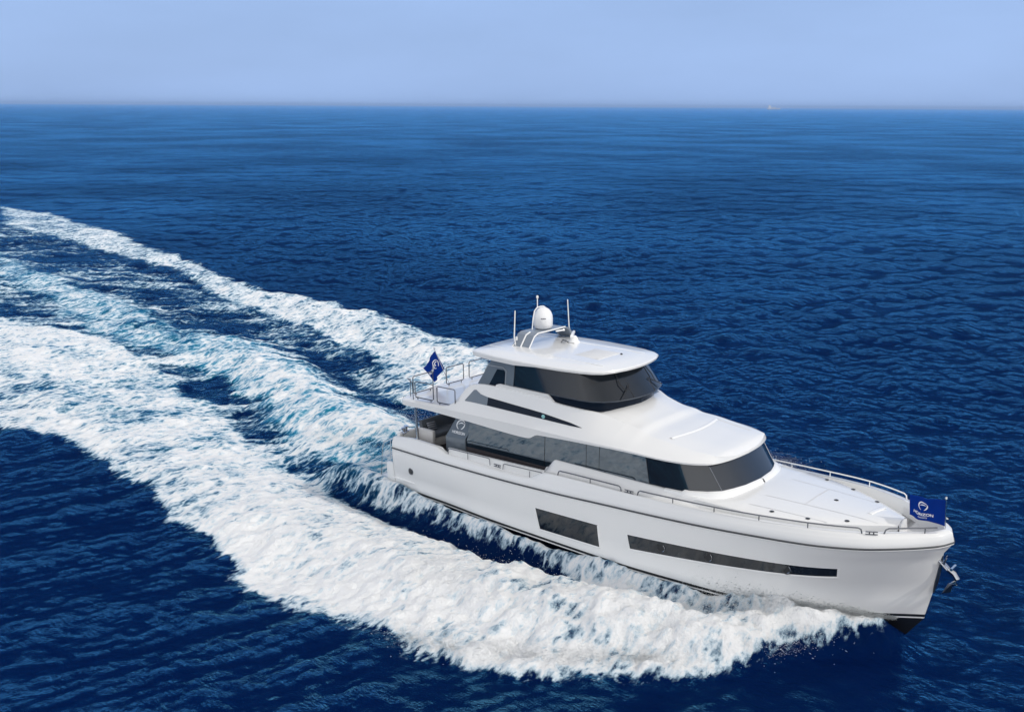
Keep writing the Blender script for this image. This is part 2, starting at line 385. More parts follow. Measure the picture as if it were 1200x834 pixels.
h += fm*(.22*fbm(xs*.9, ys*.9, 4, .6)+.10*np.abs(fbm(xs*2.6+9, ys*2.6, 3, .6)))
h += fm*ms*sstep(2, 12, xs)*(.42*np.abs(fbm(xs*.55+2, ys*.55, 4))+.20*np.abs(fbm(xs*1.5, ys*1.5, 4, .6)))
h += sstep(.1, .6, ml)*.10*st
# keep the surface below the deck inside the hull
bh = np.interp(xs, [-1.6, 0, 3, 8, 13, 16, 19, 21, 22.3, 23.4], [2.6, 2.75, 2.9, 3.05, 3.1, 2.9, 2.4, 1.7, .6, .0], left=0, right=0)
h = h*1.0; ins_ = sstep(0, .5, bh-np.abs(ys))*(xs > -1.6)*(1-sstep(20.5, 22, xs)); h = h*(1-ins_)-.55*ins_
zz[sel] = zz[sel]*(1-.5*fm)+h
foam_all = np.zeros_like(Xf); aer_all = np.zeros_like(Xf)
idx = np.where(near)[0][sel]; foam_all[idx] = foam; aer_all[idx] = aer
Z[near] = zz

me = bpy.data.meshes.new("sea")
co = np.empty((NX*NY, 3), np.float32); co[:, 0] = Xf; co[:, 1] = Yf; co[:, 2] = Z
ii = (np.arange(NX-1)[:, None]*NY+np.arange(NY-1)[None, :]).ravel()
quads = np.stack([ii, ii+NY, ii+NY+1, ii+1], 1).astype(np.int32)
me.vertices.add(len(co)); me.vertices.foreach_set("co", co.ravel())
me.loops.add(quads.size); me.loops.foreach_set("vertex_index", quads.ravel())
me.polygons.add(len(quads)); me.polygons.foreach_set("loop_start", np.arange(0, quads.size, 4, dtype=np.int32))
me.polygons.foreach_set("loop_total", np.full(len(quads), 4, np.int32))
me.polygons.foreach_set("use_smooth", np.ones(len(quads), bool))
for nm, arr in (("foam", foam_all), ("aerated", aer_all)):
    at = me.attributes.new(nm, 'FLOAT', 'POINT'); at.data.foreach_set("value", arr.astype(np.float32))
me.update(calc_edges=True)
sea = bpy.data.objects.new("sea", me); COL.objects.link(sea); sea["kind"] = "structure"

def sea_material():
    m = bpy.data.materials.new("sea_water_and_foam"); m.use_nodes = True; n = m.node_tree.nodes; L = m.node_tree.links; n.clear()
    def N(t, **k):
        q = n.new(t)
        for a, b in k.items(): setattr(q, a, b)
        return q
    def noise(sc, det, rough=.6, vec=None):
        q = N("ShaderNodeTexNoise"); q.inputs["Scale"].default_value = sc; q.inputs["Detail"].default_value = det; q.inputs["Roughness"].default_value = rough
        L.new(vec, q.inputs["Vector"]); return q.outputs[0]
    def math_(op, a, b=None, clamp=False):
        q = N("ShaderNodeMath", operation=op, use_clamp=clamp)
        for i, s in enumerate((a, b)):
            if s is None: continue
            if isinstance(s, (int, float)): q.inputs[i].default_value = s
            else: L.new(s, q.inputs[i])
        return q.outputs[0]
    def mapr(v, a, b, c, d, smooth=True):
        q = N("ShaderNodeMapRange", interpolation_type='SMOOTHSTEP' if smooth else 'LINEAR'); L.new(v, q.inputs[0])
        for i, s in enumerate((a, b, c, d)):
            if isinstance(s, (int, float)): q.inputs[i+1].default_value = s
            else: L.new(s, q.inputs[i+1])
        return q.outputs[0]
    geo = N("ShaderNodeNewGeometry"); pos = geo.outputs["Position"]
    mp_ = N("ShaderNodeMapping"); mp_.inputs["Rotation"].default_value = (0, 0, R(-41)); mp_.inputs["Scale"].default_value = (.62, 1.0, .35); L.new(pos, mp_.inputs[0]); pv = mp_.outputs[0]
    fo = N("ShaderNodeAttribute", attribute_name="foam").outputs["Fac"]; ae = N("ShaderNodeAttribute", attribute_name="aerated").outputs["Fac"]
    mf_ = N("ShaderNodeMapping"); mf_.inputs["Rotation"].default_value = (0, 0, R(-12)); mf_.inputs["Scale"].default_value = (1.25, .62, .6); L.new(pos, mf_.inputs[0]); pf = mf_.outputs[0]
    n1 = noise(1.15, 9, .70, pf); n2 = noise(4.6, 7, .66, pf)
    mix = math_('ADD', math_('MULTIPLY', n1, .68), math_('MULTIPLY', n2, .32))
    vo = N("ShaderNodeTexVoronoi", feature='DISTANCE_TO_EDGE'); vo.inputs["Scale"].default_value = 1.5
    wv = N("ShaderNodeVectorMath", operation='ADD'); nv = N("ShaderNodeTexNoise"); nv.inputs["Scale"].default_value = 1.6; nv.inputs["Detail"].default_value = 5; L.new(pf, nv.inputs["Vector"])
    sv = N("ShaderNodeVectorMath", operation='SCALE'); sv.inputs["Scale"].default_value = 1.1; L.new(nv.outputs["Color"], sv.inputs[0]); L.new(pf, wv.inputs[0]); L.new(sv.outputs[0], wv.inputs[1]); L.new(wv.outputs[0], vo.inputs["Vector"])
    cell = mapr(vo.outputs["Distance"], .0, .30, 0, 1)
    th = math_('ADD', math_('MULTIPLY', mapr(mix, .34, .66, 0.0, 1.0, False), .68), math_('MULTIPLY', cell, .34))
    dlt = math_('SUBTRACT', fo, math_('MULTIPLY', th, .92))
    mask = mapr(dlt, -.12, .30, 0, 1)
    mask = math_('MULTIPLY', mask, mapr(fo, .02, .14, 0, 1))
    soft = mapr(dlt, -.30, .25, 0, 1)
    # water
    wcol = N("ShaderNodeMix", data_type='RGBA'); wcol.inputs[6].default_value = (.0003, .0066, .045, 1); wcol.inputs[7].default_value = (.020, .32, .48, 1)
    L.new(math_('MULTIPLY', math_('MULTIPLY', math_('ADD', math_('MULTIPLY', soft, .5), mapr(fo, .2, .75, 0, .6)), ae), .85, True), wcol.inputs[0])
    b0 = noise(.20, 4, .55, pv); b1 = noise(.6, 5, .6, pv); b2 = noise(2.3, 6, .66, pv); b4 = noise(7.0, 4, .6, pv)
    bh_ = math_('ADD', math_('ADD', math_('ADD', math_('MULTIPLY', b1, .45), math_('MULTIPLY', b0, .50)), math_('MULTIPLY', b2, .42)), math_('MULTIPLY', b4, .04))
    bw = N("ShaderNodeBump"); bw.inputs["Distance"].default_value = 1.0; L.new(mapr(noise(.018, 3, .5, pos), .35, .68, .45, .92), bw.inputs["Strength"]); L.new(bh_, bw.inputs["Height"])
    fr = N("ShaderNodeFresnel"); fr.inputs["IOR"].default_value = 1.20; L.new(bw.outputs[0], fr.inputs["Normal"])
    dif = N("ShaderNodeBsdfDiffuse"); L.new(wcol.outputs[2], dif.inputs["Color"])
    gl = N("ShaderNodeBsdfGlossy"); gl.inputs["Roughness"].default_value = .07; gl.inputs["Color"].default_value = (.20, .66, 1.0, 1); L.new(bw.outputs[0], gl.inputs["Normal"])
    wat = N("ShaderNodeMixShader"); L.new(math_('MULTIPLY', math_('POWER', fr.outputs[0], 1.35), 1.3, True), wat.inputs[0]); L.new(dif.outputs[0], wat.inputs[1]); L.new(gl.outputs[0], wat.inputs[2])
    # foam
    fc = N("ShaderNodeMix", data_type='RGBA'); fc.inputs[6].default_value = (.36, .56, .70, 1); fc.inputs[7].default_value = (.96, .97, .975, 1)
    L.new(mapr(dlt, -.05, .60, 0, 1), fc.inputs[0])
    b3 = math_('ADD', math_('MULTIPLY', noise(2.2, 11, .74, pf), .5), math_('MULTIPLY', noise(3.0, 9, .72, pos), .4))
    bf = N("ShaderNodeBump"); bf.inputs["Strength"].default_value = .8; bf.inputs["Distance"].default_value = .50; L.new(b3, bf.inputs["Height"])
    fb = N("ShaderNodeBsdfPrincipled"); fb.inputs["Roughness"].default_value = .75; fb.inputs["Specular IOR Level"].default_value = .25
    L.new(fc.outputs[2], fb.inputs["Base Color"]); L.new(bf.outputs[0], fb.inputs["Normal"])
    ms_ = N("ShaderNodeMixShader"); L.new(mask, ms_.inputs[0]); L.new(wat.outputs[0], ms_.inputs[1]); L.new(fb.outputs[0], ms_.inputs[2])
    out = N("ShaderNodeOutputMaterial"); L.new(ms_.outputs[0], out.inputs[0])
    return m
me.materials.append(sea_material())

# =================================================================== YACHT
TRIM = R(1.29625)
yacht = empty("motor_yacht", (0, 0, 0), (0, -TRIM, 0))
yacht["label"] = "white three-storey motor yacht with dark wraparound windows running at speed through foam"
yacht["category"] = "motor yacht"

B_rub = T((0, 3.27), (3, 3.38), (8, 3.46), (13, 3.46), (16, 3.38), (17.5, 3.3), (19, 3.15), (20.7, 2.88), (22.3, 2.30), (23.4, 1.53), (24.1, .88), (24.42, .48), (24.62, 0))
Z_rub = T((0, 2.5), (3, 2.53), (7, 2.6), (10, 2.70), (13, 2.86), (16, 3.0), (19, 3.17), (21, 3.27), (23.4, 3.40), (24.62, 3.46))
B_boot = T((0, 3.05), (3, 3.12), (6.6, 3.32), (13, 3.40), (15.8, 3.22), (18.9, 2.80), (20.4, 2.22), (22.55, .95), (23.5, .26), (23.87, 0))
B_chine = T((0, 3.13), (3, 3.22), (6.6, 3.38), (13, 3.44), (15.8, 3.31), (18.9, 2.93), (20.6, 2.42), (22.6, 1.18), (23.6, .42), (24.05, 0))
Z_chine = T((0, .85), (12, .85), (18, .98), (22, 1.2), (24.05, 1.32))
Z_cap = T((0, 3.04), (.3, 3.08), (1.5, 3.2), (3.15, 3.19), (3.55, 3.0), (6.5, 3.0), (8.7, 3.06), (9.35, 3.40), (10, 3.45), (14, 3.53), (18, 3.66), (21, 3.80), (24.6, 3.88))
def lvl_x(u, xe): return xe*u
ts = np.concatenate([np.linspace(0, .6, 50)[:-1], np.linspace(.6, .9, 40)[:-1], 1-(1-np.linspace(0, 1, 34))**1.8*.1])
def level(B, zf, xe, bx=None):
    bx = bx or xe
    return [(xe*t, float(B(bx*t)), float(zf(bx*t))) for t in ts]
CR = lambda x: float(Z_rub(x))+.34
lv = {}
lv['keel'] = [(x, 0, z) for x, z in zip([23.3*t for t in ts], [-1.0+.62*max(0, (t-.86)/.14)**2 for t in ts])]
lv['boot'] = level(B_boot, lambda x: .43, 23.87)
lv['stripe0'] = level(lambda x: B_boot(x)+.014*(1-x/30), lambda x: .49, 23.87+.02, 23.87)
lv['stripe1'] = level(lambda x: B_boot(x)+.03, lambda x: .60, 23.87+.03, 23.87)
lv['chine'] = level(B_chine, Z_chine, 24.05)
lv['chine2'] = level(lambda x: B_chine(x)-.014*min(1, (24.05-x)*2), lambda x: Z_chine(x)+.03, 24.06, 24.05)
def mid(q, bulge, xe):
    return [(xe*t, float(B_chine(24.05*t))*(1-q)+float(B_rub(24.62*t))*q+bulge*min(1, (1-t)*6), float(Z_chine(24.05*t))*(1-q)+float(Z_rub(24.62*t))*q) for t in ts]
lv['m1'] = mid(.33, .02, 24.18); lv['m2'] = mid(.66, .03, 24.28); lv['m3'] = mid(.80, .025, 24.34)
lv['rub'] = level(B_rub, Z_rub, 24.62)
lv['rub2'] = level(lambda x: B_rub(x)-.0, lambda x: Z_rub(x)+.05, 24.63, 24.62)
lv['crease'] = level(lambda x: B_rub(x)-.03*min(1, (24.62-x)), CR, 24.56, 24.62)
lv['crease2'] = level(lambda x: B_rub(x)-.07*min(1, (24.62-x)), lambda x: CR(x)+.03, 24.54, 24.62)
lv['cap0'] = level(lambda x: max(0, B_rub(x)-.11*min(1, (24.62-x))), lambda x: max(Z_cap(x)-.05, CR(x)+.04) if x > 9.2 else max(Z_cap(x)-.03, CR(x)+.034), 24.50, 24.62)
lv['cap1'] = level(lambda x: max(0, B_rub(x)-.15*min(1, (24.62-x))), lambda x: Z_cap(x) if x > 9.2 else max(Z_cap(x), CR(x)+.05), 24.46, 24.62)
B_in = lambda x: max(0.0, float(B_rub(min(24.62, x)))-.30)
lv['cap2'] = [(24.28*t, max(0, float(B_rub(24.62*t))-.30*min(1, (1-t)*30)), p[2]) for t, p in zip(ts, lv['cap1'])]
def hull_band(name, keys, m, parent, close=False):
    rows = [lv[k] for k in keys]
    return loft_sym(name, rows, m, parent, autos=50)
hull = hull_band("hull", ['stripe1', 'chine', 'chine2', 'm1', 'm2', 'm3', 'rub', 'rub2', 'crease', 'crease2', 'cap0', 'cap1', 'cap2'], WHITE, yacht)
hull_band("antifouling_bottom", ['keel', 'boot'], BOOT, yacht)
hull_band("boot_stripe", ['boot', 'stripe0'], LIP, yacht)
hull_band("waterline_band", ['stripe0', 'stripe1'], BOOT, yacht)
def hull_y(x, z):
    """half breadth of the hull side at x, z (between chine and rub rail)"""
    t = min(1, max(0, x/24.3)); zc, zr = float(Z_chine(24.05*t)), float(Z_rub(24.62*t)); q = min(1, max(0, (z-zc)/(zr-zc)))
    K = ['chine2', 'm1', 'm2', 'm3', 'rub']; Q = [0.02, .33, .66, .8, 1.0]; best = []
    for k in K:
        L_ = lv[k]; best.append(np.interp(x, [p[0] for p in L_], [p[1] for p in L_]))
    zs = [np.interp(x, [p[0] for p in lv[k]], [p[2] for p in lv[k]]) for k in K]
    return float(np.interp(z, zs, best))
# transom
tr = [(0, lv[k][0][1], lv[k][0][2]) for k in ['keel', 'boot', 'stripe1', 'chine', 'm1', 'm2', 'rub', 'crease', 'cap1']]
v = [(-.02, -y, z) for _, y, z in tr]+[(-.02, y, z) for _, y, z in tr]; n = len(tr)
me_obj("transom", v, [(i, i+1, n+i+1, n+i) for i in range(n-1)], WHITE, yacht)
# rub rail
def along(B, Zf, x0, x1, off, dz, n=60, sg=-1, xend=24.62):
    out = []
    for i in range(n+1):
        t = i/n; x = x0+(x1-x0)*(1-(1-t)**1.5)
        out.append((x, sg*(float(B(min(x, xend)))+off), float(Zf(min(x, xend)))+dz))
    return out
for sg in (-1, 1):
    MB().tube(along(B_rub, Z_rub, 0, 24.62, .012, .025, 90, sg), .036, 6).build("rub_rail", RUB, hull)
    MB().tube(along(B_rub, Z_rub, 0, 24.62, .02, -.03, 90, sg), .016, 5).build("rub_rail_trim", LIP, hull)

# hull windows
def hull_window(top, bot, sg, n):
    fr = .055
    (x0, z0), (x1, z1) = top; (x3, z3), (x2, z2) = bot
    strip_on("window_frame", [(x0-fr, z0+fr*.6), (x1+fr, z1+fr*.6)], [(x3-fr, z3-fr), (x2+fr, z2-fr)], .004, LIP, hull, hull_y, sg, n)
    g = strip_on("hull_window", top, bot, .009, GLASS_W, hull, hull_y, sg, n)
    for P_, r_ in (((bot[0], bot[1]), .034), ((bot[0], top[0]), .030), ((top[1], bot[1]), .024)):
        pts = [(P_[0][0]*(1-t)+P_[1][0]*t, P_[0][1]*(1-t)+P_[1][1]*t) for t in np.linspace(0, 1, 2*n)]
        MB().tube([(x, sg*(hull_y(x, z)+.010), z-.012) for x, z in pts], r_, 6).build("frame_bead", LIP, g)
    return g
for sg in (-1, 1):
    hull_window([(9.02, 1.84), (12.26, 1.93)], [(9.22, .93), (12.36, 1.00)], sg, 14)
    g = hull_window([(13.66, 1.92), (21.62, 2.44)], [(13.78, 1.35), (21.58, 2.10)], sg, 40)
    for x, z in ((15.2, 1.78), (17.15, 1.93), (20.0, 2.16)):
        y = hull_y(x, z); mb = MB()
        mb.tube([(x+.17*math.cos(a), sg*(y+.014), z+.17*math.sin(a)) for a in np.linspace(2.3, 5.6, 16)], [.008]+[.03]*14+[.008], 6)
        mb.lathe([(.15, 0), (.15, .02)], (x, sg*(y+.0), z), 20, Matrix.Rotation(R(90 if sg < 0 else -90), 3, 'X'))
        po = mb.build("opening_porthole", BLACK, g)
        MB().tube([(x+.15*math.cos(a), sg*(y+.03), z+.15*math.sin(a)) for a in np.linspace(-1.2, 1.0, 10)], .010, 5).build("porthole_rim", STEEL, po)
    x, z = 1.25, 1.62; y = hull_y(x, z)
    rot = Matrix.Rotation(R(90*-sg if sg < 0 else 90), 3, 'X')
    MB().lathe([(.15, 0), (.17, .012), (.15, .02), (.12, .012)], (x, sg*(y+.0), z), 24, Matrix.Rotation(R(90 if sg < 0 else -90), 3, 'X')).build("porthole_ring", DSTEEL, hull)
    MB().lathe([(.12, 0), (.12, .018)], (x, sg*(y+.0), z), 24, Matrix.Rotation(R(90 if sg < 0 else -90), 3, 'X')).build("porthole_glass", GLASS, hull)

# stem plate and anchor
MB().tube([(24.31, 0, 2.92), (24.24, 0, 2.4), (24.17, 0, 1.9), (24.11, 0, 1.5)], [.03, .07, .07, .03], 8).build("stem_plate", DSTEEL, hull)
anc = MB(); ry = Matrix.Rotation(R(40), 3, 'Y')
anc.box((24.52, 0, 2.55), (.66, .12, .11), ry, .02)
for y in (-.10, .10): anc.tube([(24.28, y, 2.78), (24.62, y, 2.48)], .035, 7)
anc.tube([(24.62, -.02, 2.50), (24.82, -.01, 2.38), (24.92, 0, 2.22), (24.88, 0, 2.04), (24.74, 0, 1.93)], [.07, .09, .10, .095, .07], 8)
anc.v = [(x-.10, y, z) for x, y, z in anc.v]
A_ = anc.build("anchor", CHROME, yacht)
fl = MB()
fl.add([(24.86, 0, 2.10), (24.60, -.34, 1.72), (24.46, 0, 1.52), (24.60, .34, 1.72), (24.66, 0, 1.96), (24.76, 0, 1.66)],
       [(0, 1, 5), (0, 5, 3), (1, 2, 5), (5, 2, 3), (0, 4, 1), (4, 2, 1), (0, 3, 4), (4, 3, 2)])
fl.v = [(x-.10, y, z) for x, y, z in fl.v]
fl.build("fluke", DSTEEL, A_, smooth=False)
MB().tube([(24.68, -.22, 2.58), (24.68, .22, 2.58)], .05, 8).tube([(24.36, -.06, 2.62), (24.50, -.16, 3.02)], [.05, .02], 6).build("roller", STEEL, A_)

# ---- deck: one lofted sheet from the raised side decks to the bow
B_tr = T((15.4, 2.72), (16.8, 2.72), (18, 2.68), (19, 2.52), (20.2, 2.12), (21.55, 1.38), (22.5, .72), (22.95, .38))
def deck_rows():
    rows = [[] for _ in range(9)]
    for x in np.concatenate([np.linspace(9.05, 9.6, 8)[:-1], np.linspace(9.6, 22.88, 90)]):
        b = B_in(x/24.28*24.62); cz = float(Z_cap(x)); g = float(sstep(15.2, 18.5, x))     # 0 = sloped side, 1 = gutter and trunk
        tb = float(B_tr(max(15.4, x))); zt = 3.78+.02*(x < 18)
        ris = float(sstep(9.05, 9.6, x))
        zt0 = 3.42+.46*ris
        p1 = (b-.02, cz*(1-g)+(cz-.03)*g)
        p2 = (b-.04, (cz+.01)*(1-g)+3.32*g)
        p3 = ((b-.14)*(1-g)+min(b-.10, tb+.03)*g, (cz+.10*ris)*(1-g)+3.32*g)
        p4 = (2.86*(1-g)+tb*g, (zt0-.06)*(1-g)+(zt-.03)*g)
        p5 = (2.80*(1-g)+(tb-.06)*g, zt0*(1-g)+zt*g)
        cl = 3.98 if x < 18 else 3.98-.10*(x-18)/4.9
        for r_, p in zip(rows, [(b, cz), p1, p2, p3, p4, p5, (p5[0]*.75, p5[1]+(cl-p5[1])*.45), (p5[0]*.4, p5[1]+(cl-p5[1])*.85), (0, cl)]):
            r_.append((x, max(0.0, min(p[0], b)), p[1]))
    return rows
dr = deck_rows()
dk = loft_sym("foredeck", dr, WHITE, yacht, autos=30)
# trunk front face and bow well
xf = dr[0][-1][0]; tb = float(B_tr(22.95))
fr = [[(xf, dr[5][-1][1]*q, dr[5][-1][2]*q+dr[8][-1][2]*(1-q)) for q in (1, .5, 0)], [(xf+.05, dr[5][-1][1]*q, 3.32) for q in (1, .5, 0)]]
loft_sym("trunk_front", fr, WHITE, yacht)
rowsA, rowsB, rowsC = [], [], []
for t in [q for q in ts if 22.2 <= 24.28*q]:
    b = max(0, float(B_rub(24.62*t))-.30*min(1, (1-t)*30)); z = float(Z_cap(24.62*t)); x = 24.28*t
    rowsA.append((x, b, z)); rowsB.append((x-.02, b*.97, 3.32)); rowsC.append((x-.02, 0, 3.32))
loft_sym("bow_well", [rowsA, rowsB, rowsC], DECK, yacht)
# panels, seams and deck lights on the trunk
def deck_z(x, y):
    b = float(B_tr(max(15.4, x))); cl = 3.98 if x < 18 else 3.98-.10*(x-18)/4.9; q = min(1, abs(y)/max(.1, b-.06))
    return float(np.interp(q, [0, .4, .75, 1], [cl, 3.80+(cl-3.80)*.85, 3.80+(cl-3.80)*.45, 3.78]))
def deck_line(pts, wd=.012, h=.004, name="deck_seam", m=None):
    mb = MB()
    for (x0, y0), (x1, y1) in zip(pts[:-1], pts[1:]):
        L_ = math.hypot(x1-x0, y1-y0); nx_, ny_ = -(y1-y0)/L_*wd, (x1-x0)/L_*wd; k = 8
        vs = []
        for i in range(k+1):
            t = i/k; x, y = x0+(x1-x0)*t, y0+(y1-y0)*t
            vs += [(x+nx_, y+ny_, deck_z(x, y)+h), (x-nx_, y-ny_, deck_z(x, y)+h)]
        mb.add(vs, [(2*i, 2*i+1, 2*i+3, 2*i+2) for i in range(k)])
    return mb.build(name, m or SEAM, dk, smooth=False)
SEAM = mat("seam_grey", (.62, .62, .63), .6)
deck_line([(18.2, -1.1), (22.3, -.75)]); deck_line([(18.2, 1.1), (21.6, 1.0)]); deck_line([(19.7, -1.0), (19.7, 1.05)], .02)
deck_line([(17.9, -2.1), (20.9, -1.75)]); deck_line([(17.9, 2.1), (20.0, 1.9)])
MB().box((21.9, .15, 3.90), (.16, .95, .05), Matrix.Rotation(R(-10), 3, 'Z'), .015).build("deck_step", LIP, dk)
for x, y in ((19.1, 2.2), (20.3, 1.86), (21.5, 1.15), (20.4, .1), (19, -2.15), (20.25, -1.9), (21.4, -1.25)):
    MB().lathe([(.075, 0), (.085, .01), (.06, .022), (.02, .024)], (x, y, deck_z(x, y)+.001), 14).build("deck_light", BLACK, dk)

# ---- after side decks, cockpit
fl_ = MB(); fl_.add([(-.0, -3.05, 2.42), (9.2, -3.15, 2.52), (9.2, 3.15, 2.52), (0, 3.05, 2.42)], [(0, 1, 2, 3)])
fl_.build("cockpit_sole", TEAK, yacht, smooth=False)
for sg in (-1, 1):
    # inner bulwark and the inboard capping with its low rail
    v = []; N_ = 40
    for i in range(N_+1):
        x = .02+(9.2-.02)*i/N_; b = float(B_rub(x))-.30; c = max(float(Z_cap(x)), CR(x)+.05)
        v += [(x, sg*b, c), (x, sg*(b-.02), 2.4)]
    me_obj("inner_bulwark", v, [(2*i, 2*i+1, 2*i+3, 2*i+2) for i in range(N_)], WHITE, yacht, True)
    v = []; f = []
    for i in range(N_+1):
        t = i/N_; x = 3.68+(9.25-3.68)*t; b = float(B_rub(x))-.22; z1 = 3.25+.2*t; z0 = 2.98
        v += [(x, sg*b, z0), (x, sg*b, z1), (x, sg*(b-.10), z1+.005), (x, sg*(b-.10), z0)]
    for i in range(N_): 
        for j in range(3): f.append((4*i+j, 4*i+j+1, 4*i+5+j, 4*i+4+j))
    f += [(0, 1, 2, 3), (4*N_, 4*N_+3, 4*N_+2, 4*N_+1)]
    me_obj("inner_capping", v, f, WHITE, yacht, True)

# ---- main deck glazing
def side_lower(name, pts_b, pts_t, m, parent, sg, lab=None, th=.03):
    v = [(x, sg*y, z) for x, y, z in pts_b]+[(x, sg*y, z) for x, y, z in pts_t]; n = len(pts_b)
    return me_obj(name, v, [(i, i+1, n+i+1, n+i) for i in range(n-1)], m, parent, True, lab, 50)
lower = None
bt = [(4.25, 2.66, 3.34), (9.0, 2.72, 3.42), (12, 2.74, 3.6), (14.2, 2.73, 3.7), (15.6, 2.68, 3.9), (15.9, 2.62, 4.0), (16.5, 2.38, 4.04), (16.92, 2.06, 4.07)]
tp = [(4.80, 2.76, 5.05), (9.0, 2.82, 5.05), (12, 2.84, 5.08), (14.0, 2.79, 5.10), (15.0, 2.64, 5.10), (15.35, 2.55, 5.10), (15.85, 2.34, 5.10), (16.25, 2.10, 5.10)]
wb = [(16.92, 2.06, 4.07), (17.12, 1.6, 4.09), (17.30, 1.0, 4.10), (17.40, 0, 4.11)]
wt = [(16.25, 2.10, 5.10), (16.42, 1.6, 5.10), (16.58, 1.0, 5.10), (16.68, 0, 5.10)]
for s_ in (-1, 1):
    me_obj("deckhouse_wall", [(x, s_*y, z) for x, y, z in [(4.25, 2.66, 2.42), (9.3, 2.72, 2.5), (9.3, 2.72, 3.44), (4.25, 2.655, 3.34)]], [(0, 1, 2, 3)], TEAK, yacht)
for sg in (-1, 1):
    g = side_lower("side_window", bt[:4], tp[:4], GLASS_M, yacht, sg)
    side_lower("corner_window", bt[3:], tp[3:], GLASS_W, yacht, sg)
    for x, xt in ((8.9, 9.05), (11.1, 11.2), (11.75, 11.85), (14.18, 14.0)):
        zb = np.interp(x, [p[0] for p in bt], [p[2] for p in bt]); yb = np.interp(x, [p[0] for p in bt], [p[1] for p in bt])
        MB().tube([(x, sg*(yb+.002), zb), (xt, sg*(np.interp(xt, [p[0] for p in tp], [p[1] for p in tp])+.002), 5.06)], .012, 4).build("glazing_joint", BLACK, g)
wsh = me_obj("windshield", [(x, s*y, z) for s in (-1, 1) for pl in (wb, wt) for x, y, z in pl],
             [(i+o, i+1+o, i+5+o, i+4+o) for o in (0, 8) for i in range(3)], GLASS_W, yacht, True, None, 60)
for sg in (-1, 1):
    MB().tube([(16.92, sg*2.062, 4.07), (16.25, sg*2.102, 5.08)], .014, 5).build("windshield_post", DSTEEL, wsh)
# white coaming round the windshield foot
ring_i = [(14.9, 2.74, 3.92), (15.62, 2.72, 3.95), (15.72, 2.70, 4.03)]+[(x+.01, y+.02, z+.01) for x, y, z in bt[5:]]+[(x+.02, y, z+.01) for x, y, z in wb[1:]]
ring_m = [(x+.10*(x > 16.4), y+(.10 if y > 1.2 else .04), z-.02) for x, y, z in ring_i]
ring_o = [(x+.22*(x > 16.4), y+(.16 if y > 1.2 else .08), z-.22) for x, y, z in ring_i]
loft_sym("windshield_coaming", [ring_i, ring_m, ring_o], LIP, yacht, autos=50)

# wing panel with the builder's mark
def wing(sg):
    P = [(3.10, 2.62, 2.5), (3.10, 2.62, 3.58), (3.86, 2.56, 4.80), (5.05, 2.56, 4.80), (4.32, 2.62, 3.66), (4.32, 2.62, 2.5)]
    v = [(x, sg*(y+.07), z) for x, y, z in P]+[(x, sg*(y-.12), z) for x, y, z in P]
    v[1] = (3.10, sg*2.74, 3.58); v[4] = (4.32, sg*2.74, 3.66)
    f = [(0, 1, 4, 5), (1, 2, 3, 4), (6, 11, 10, 7), (7, 10, 9, 8)]+[(i, (i+1) % 6, 6+(i+1) % 6, 6+i) for i in range(6)]
    w_ = me_obj("wing_panel", v, f, GREY, yacht)
    c = Vector((3.98, sg*2.687, 4.16)); ex = Vector((1, 0, .02)).normalized(); ez = Vector((.0, -sg*.08, 1)).normalized()
    def fn(a, b, dx=0, dz=0, k=1.0, sh=.30):
        zq = c.z+(b*k+dz); xq = c.x+(a*k+dx)*(1 if sg < 0 else -1)+(b*k+dz)*sh
        return Vector((xq, sg*(2.74-.11*(zq-3.62)/1.16+.004), zq)), Vector((0, sg, 0))
    ev, ef = emblem2d(.5)
    lay("emblem", ev, ef, lambda a, b: fn(a, b, 0, .14, .40*1.3), INK, w_, .004)
    tv, tf = text2d("HORIZON", .20, .03)
    lay("lettering", tv, tf, lambda a, b: fn(a, b, 0, -.26, .85), INK, w_, .004)
for sg in (-1, 1): wing(sg)
me_obj("aft_bulkhead", [(4.35, -2.6, 2.45), (4.35, 2.6, 2.45), (4.9, 2.55, 5.0), (4.9, -2.55, 5.0)], [(0, 1, 2, 3)], GLASS, yacht)

# ---- flybridge deck, cowl and brow: one lofted shell
x_st = np.concatenate([np.linspace(.42, 1.0, 8)[:-1], np.linspace(1.0, 8.2, 26)[:-1], np.linspace(8.2, 9.2, 12)[:-1], np.linspace(9.2, 15.5, 44)[:-1], 16.86-(16.86-15.5)*(1-np.linspace(0, 1, 26))**2])
yE = T((.42, 2.85), (.55, 3.02), (.8, 3.12), (1.5, 3.16), (8.2, 3.16), (8.7, 3.12), (11, 3.10), (13.3, 3.03), (14.6, 2.95), (15.6, 2.74), (16.2, 2.42), (16.5, 2.10), (16.68, 1.6), (16.78, 1.1), (16.84, .5), (16.86, 0))
zB = T((.42, 4.73), (1, 4.74), (2.1, 4.78), (4.5, 4.74), (7.95, 4.65), (8.4, 4.67), (8.85, 4.88), (9.3, 4.91), (11, 4.99), (13.3, 5.05), (14.6, 5.03), (16.0, 5.01), (16.86, 5.01))
zC = T((.42, 4.93), (1, 4.97), (4.4, 5.06), (8.2, 5.12), (9.2, 5.10), (11, 5.10), (13.3, 5.12), (15, 5.08), (16.86, 5.07))
yT = T((.42, 2.78), (.8, 3.03), (3.6, 3.05), (4.3, 2.90), (5, 2.84), (11, 2.84), (12.5, 2.80), (14, 2.70), (15.5, 2.52), (16.3, 2.2), (16.86, 1.9))
zT = T((.42, 4.99), (1, 5.04), (3.4, 5.14), (4.2, 5.46), (4.8, 5.52), (8, 5.50), (11, 5.46), (12.5, 5.38), (14, 5.26), (15.5, 5.22), (16.5, 5.17), (16.86, 5.08))
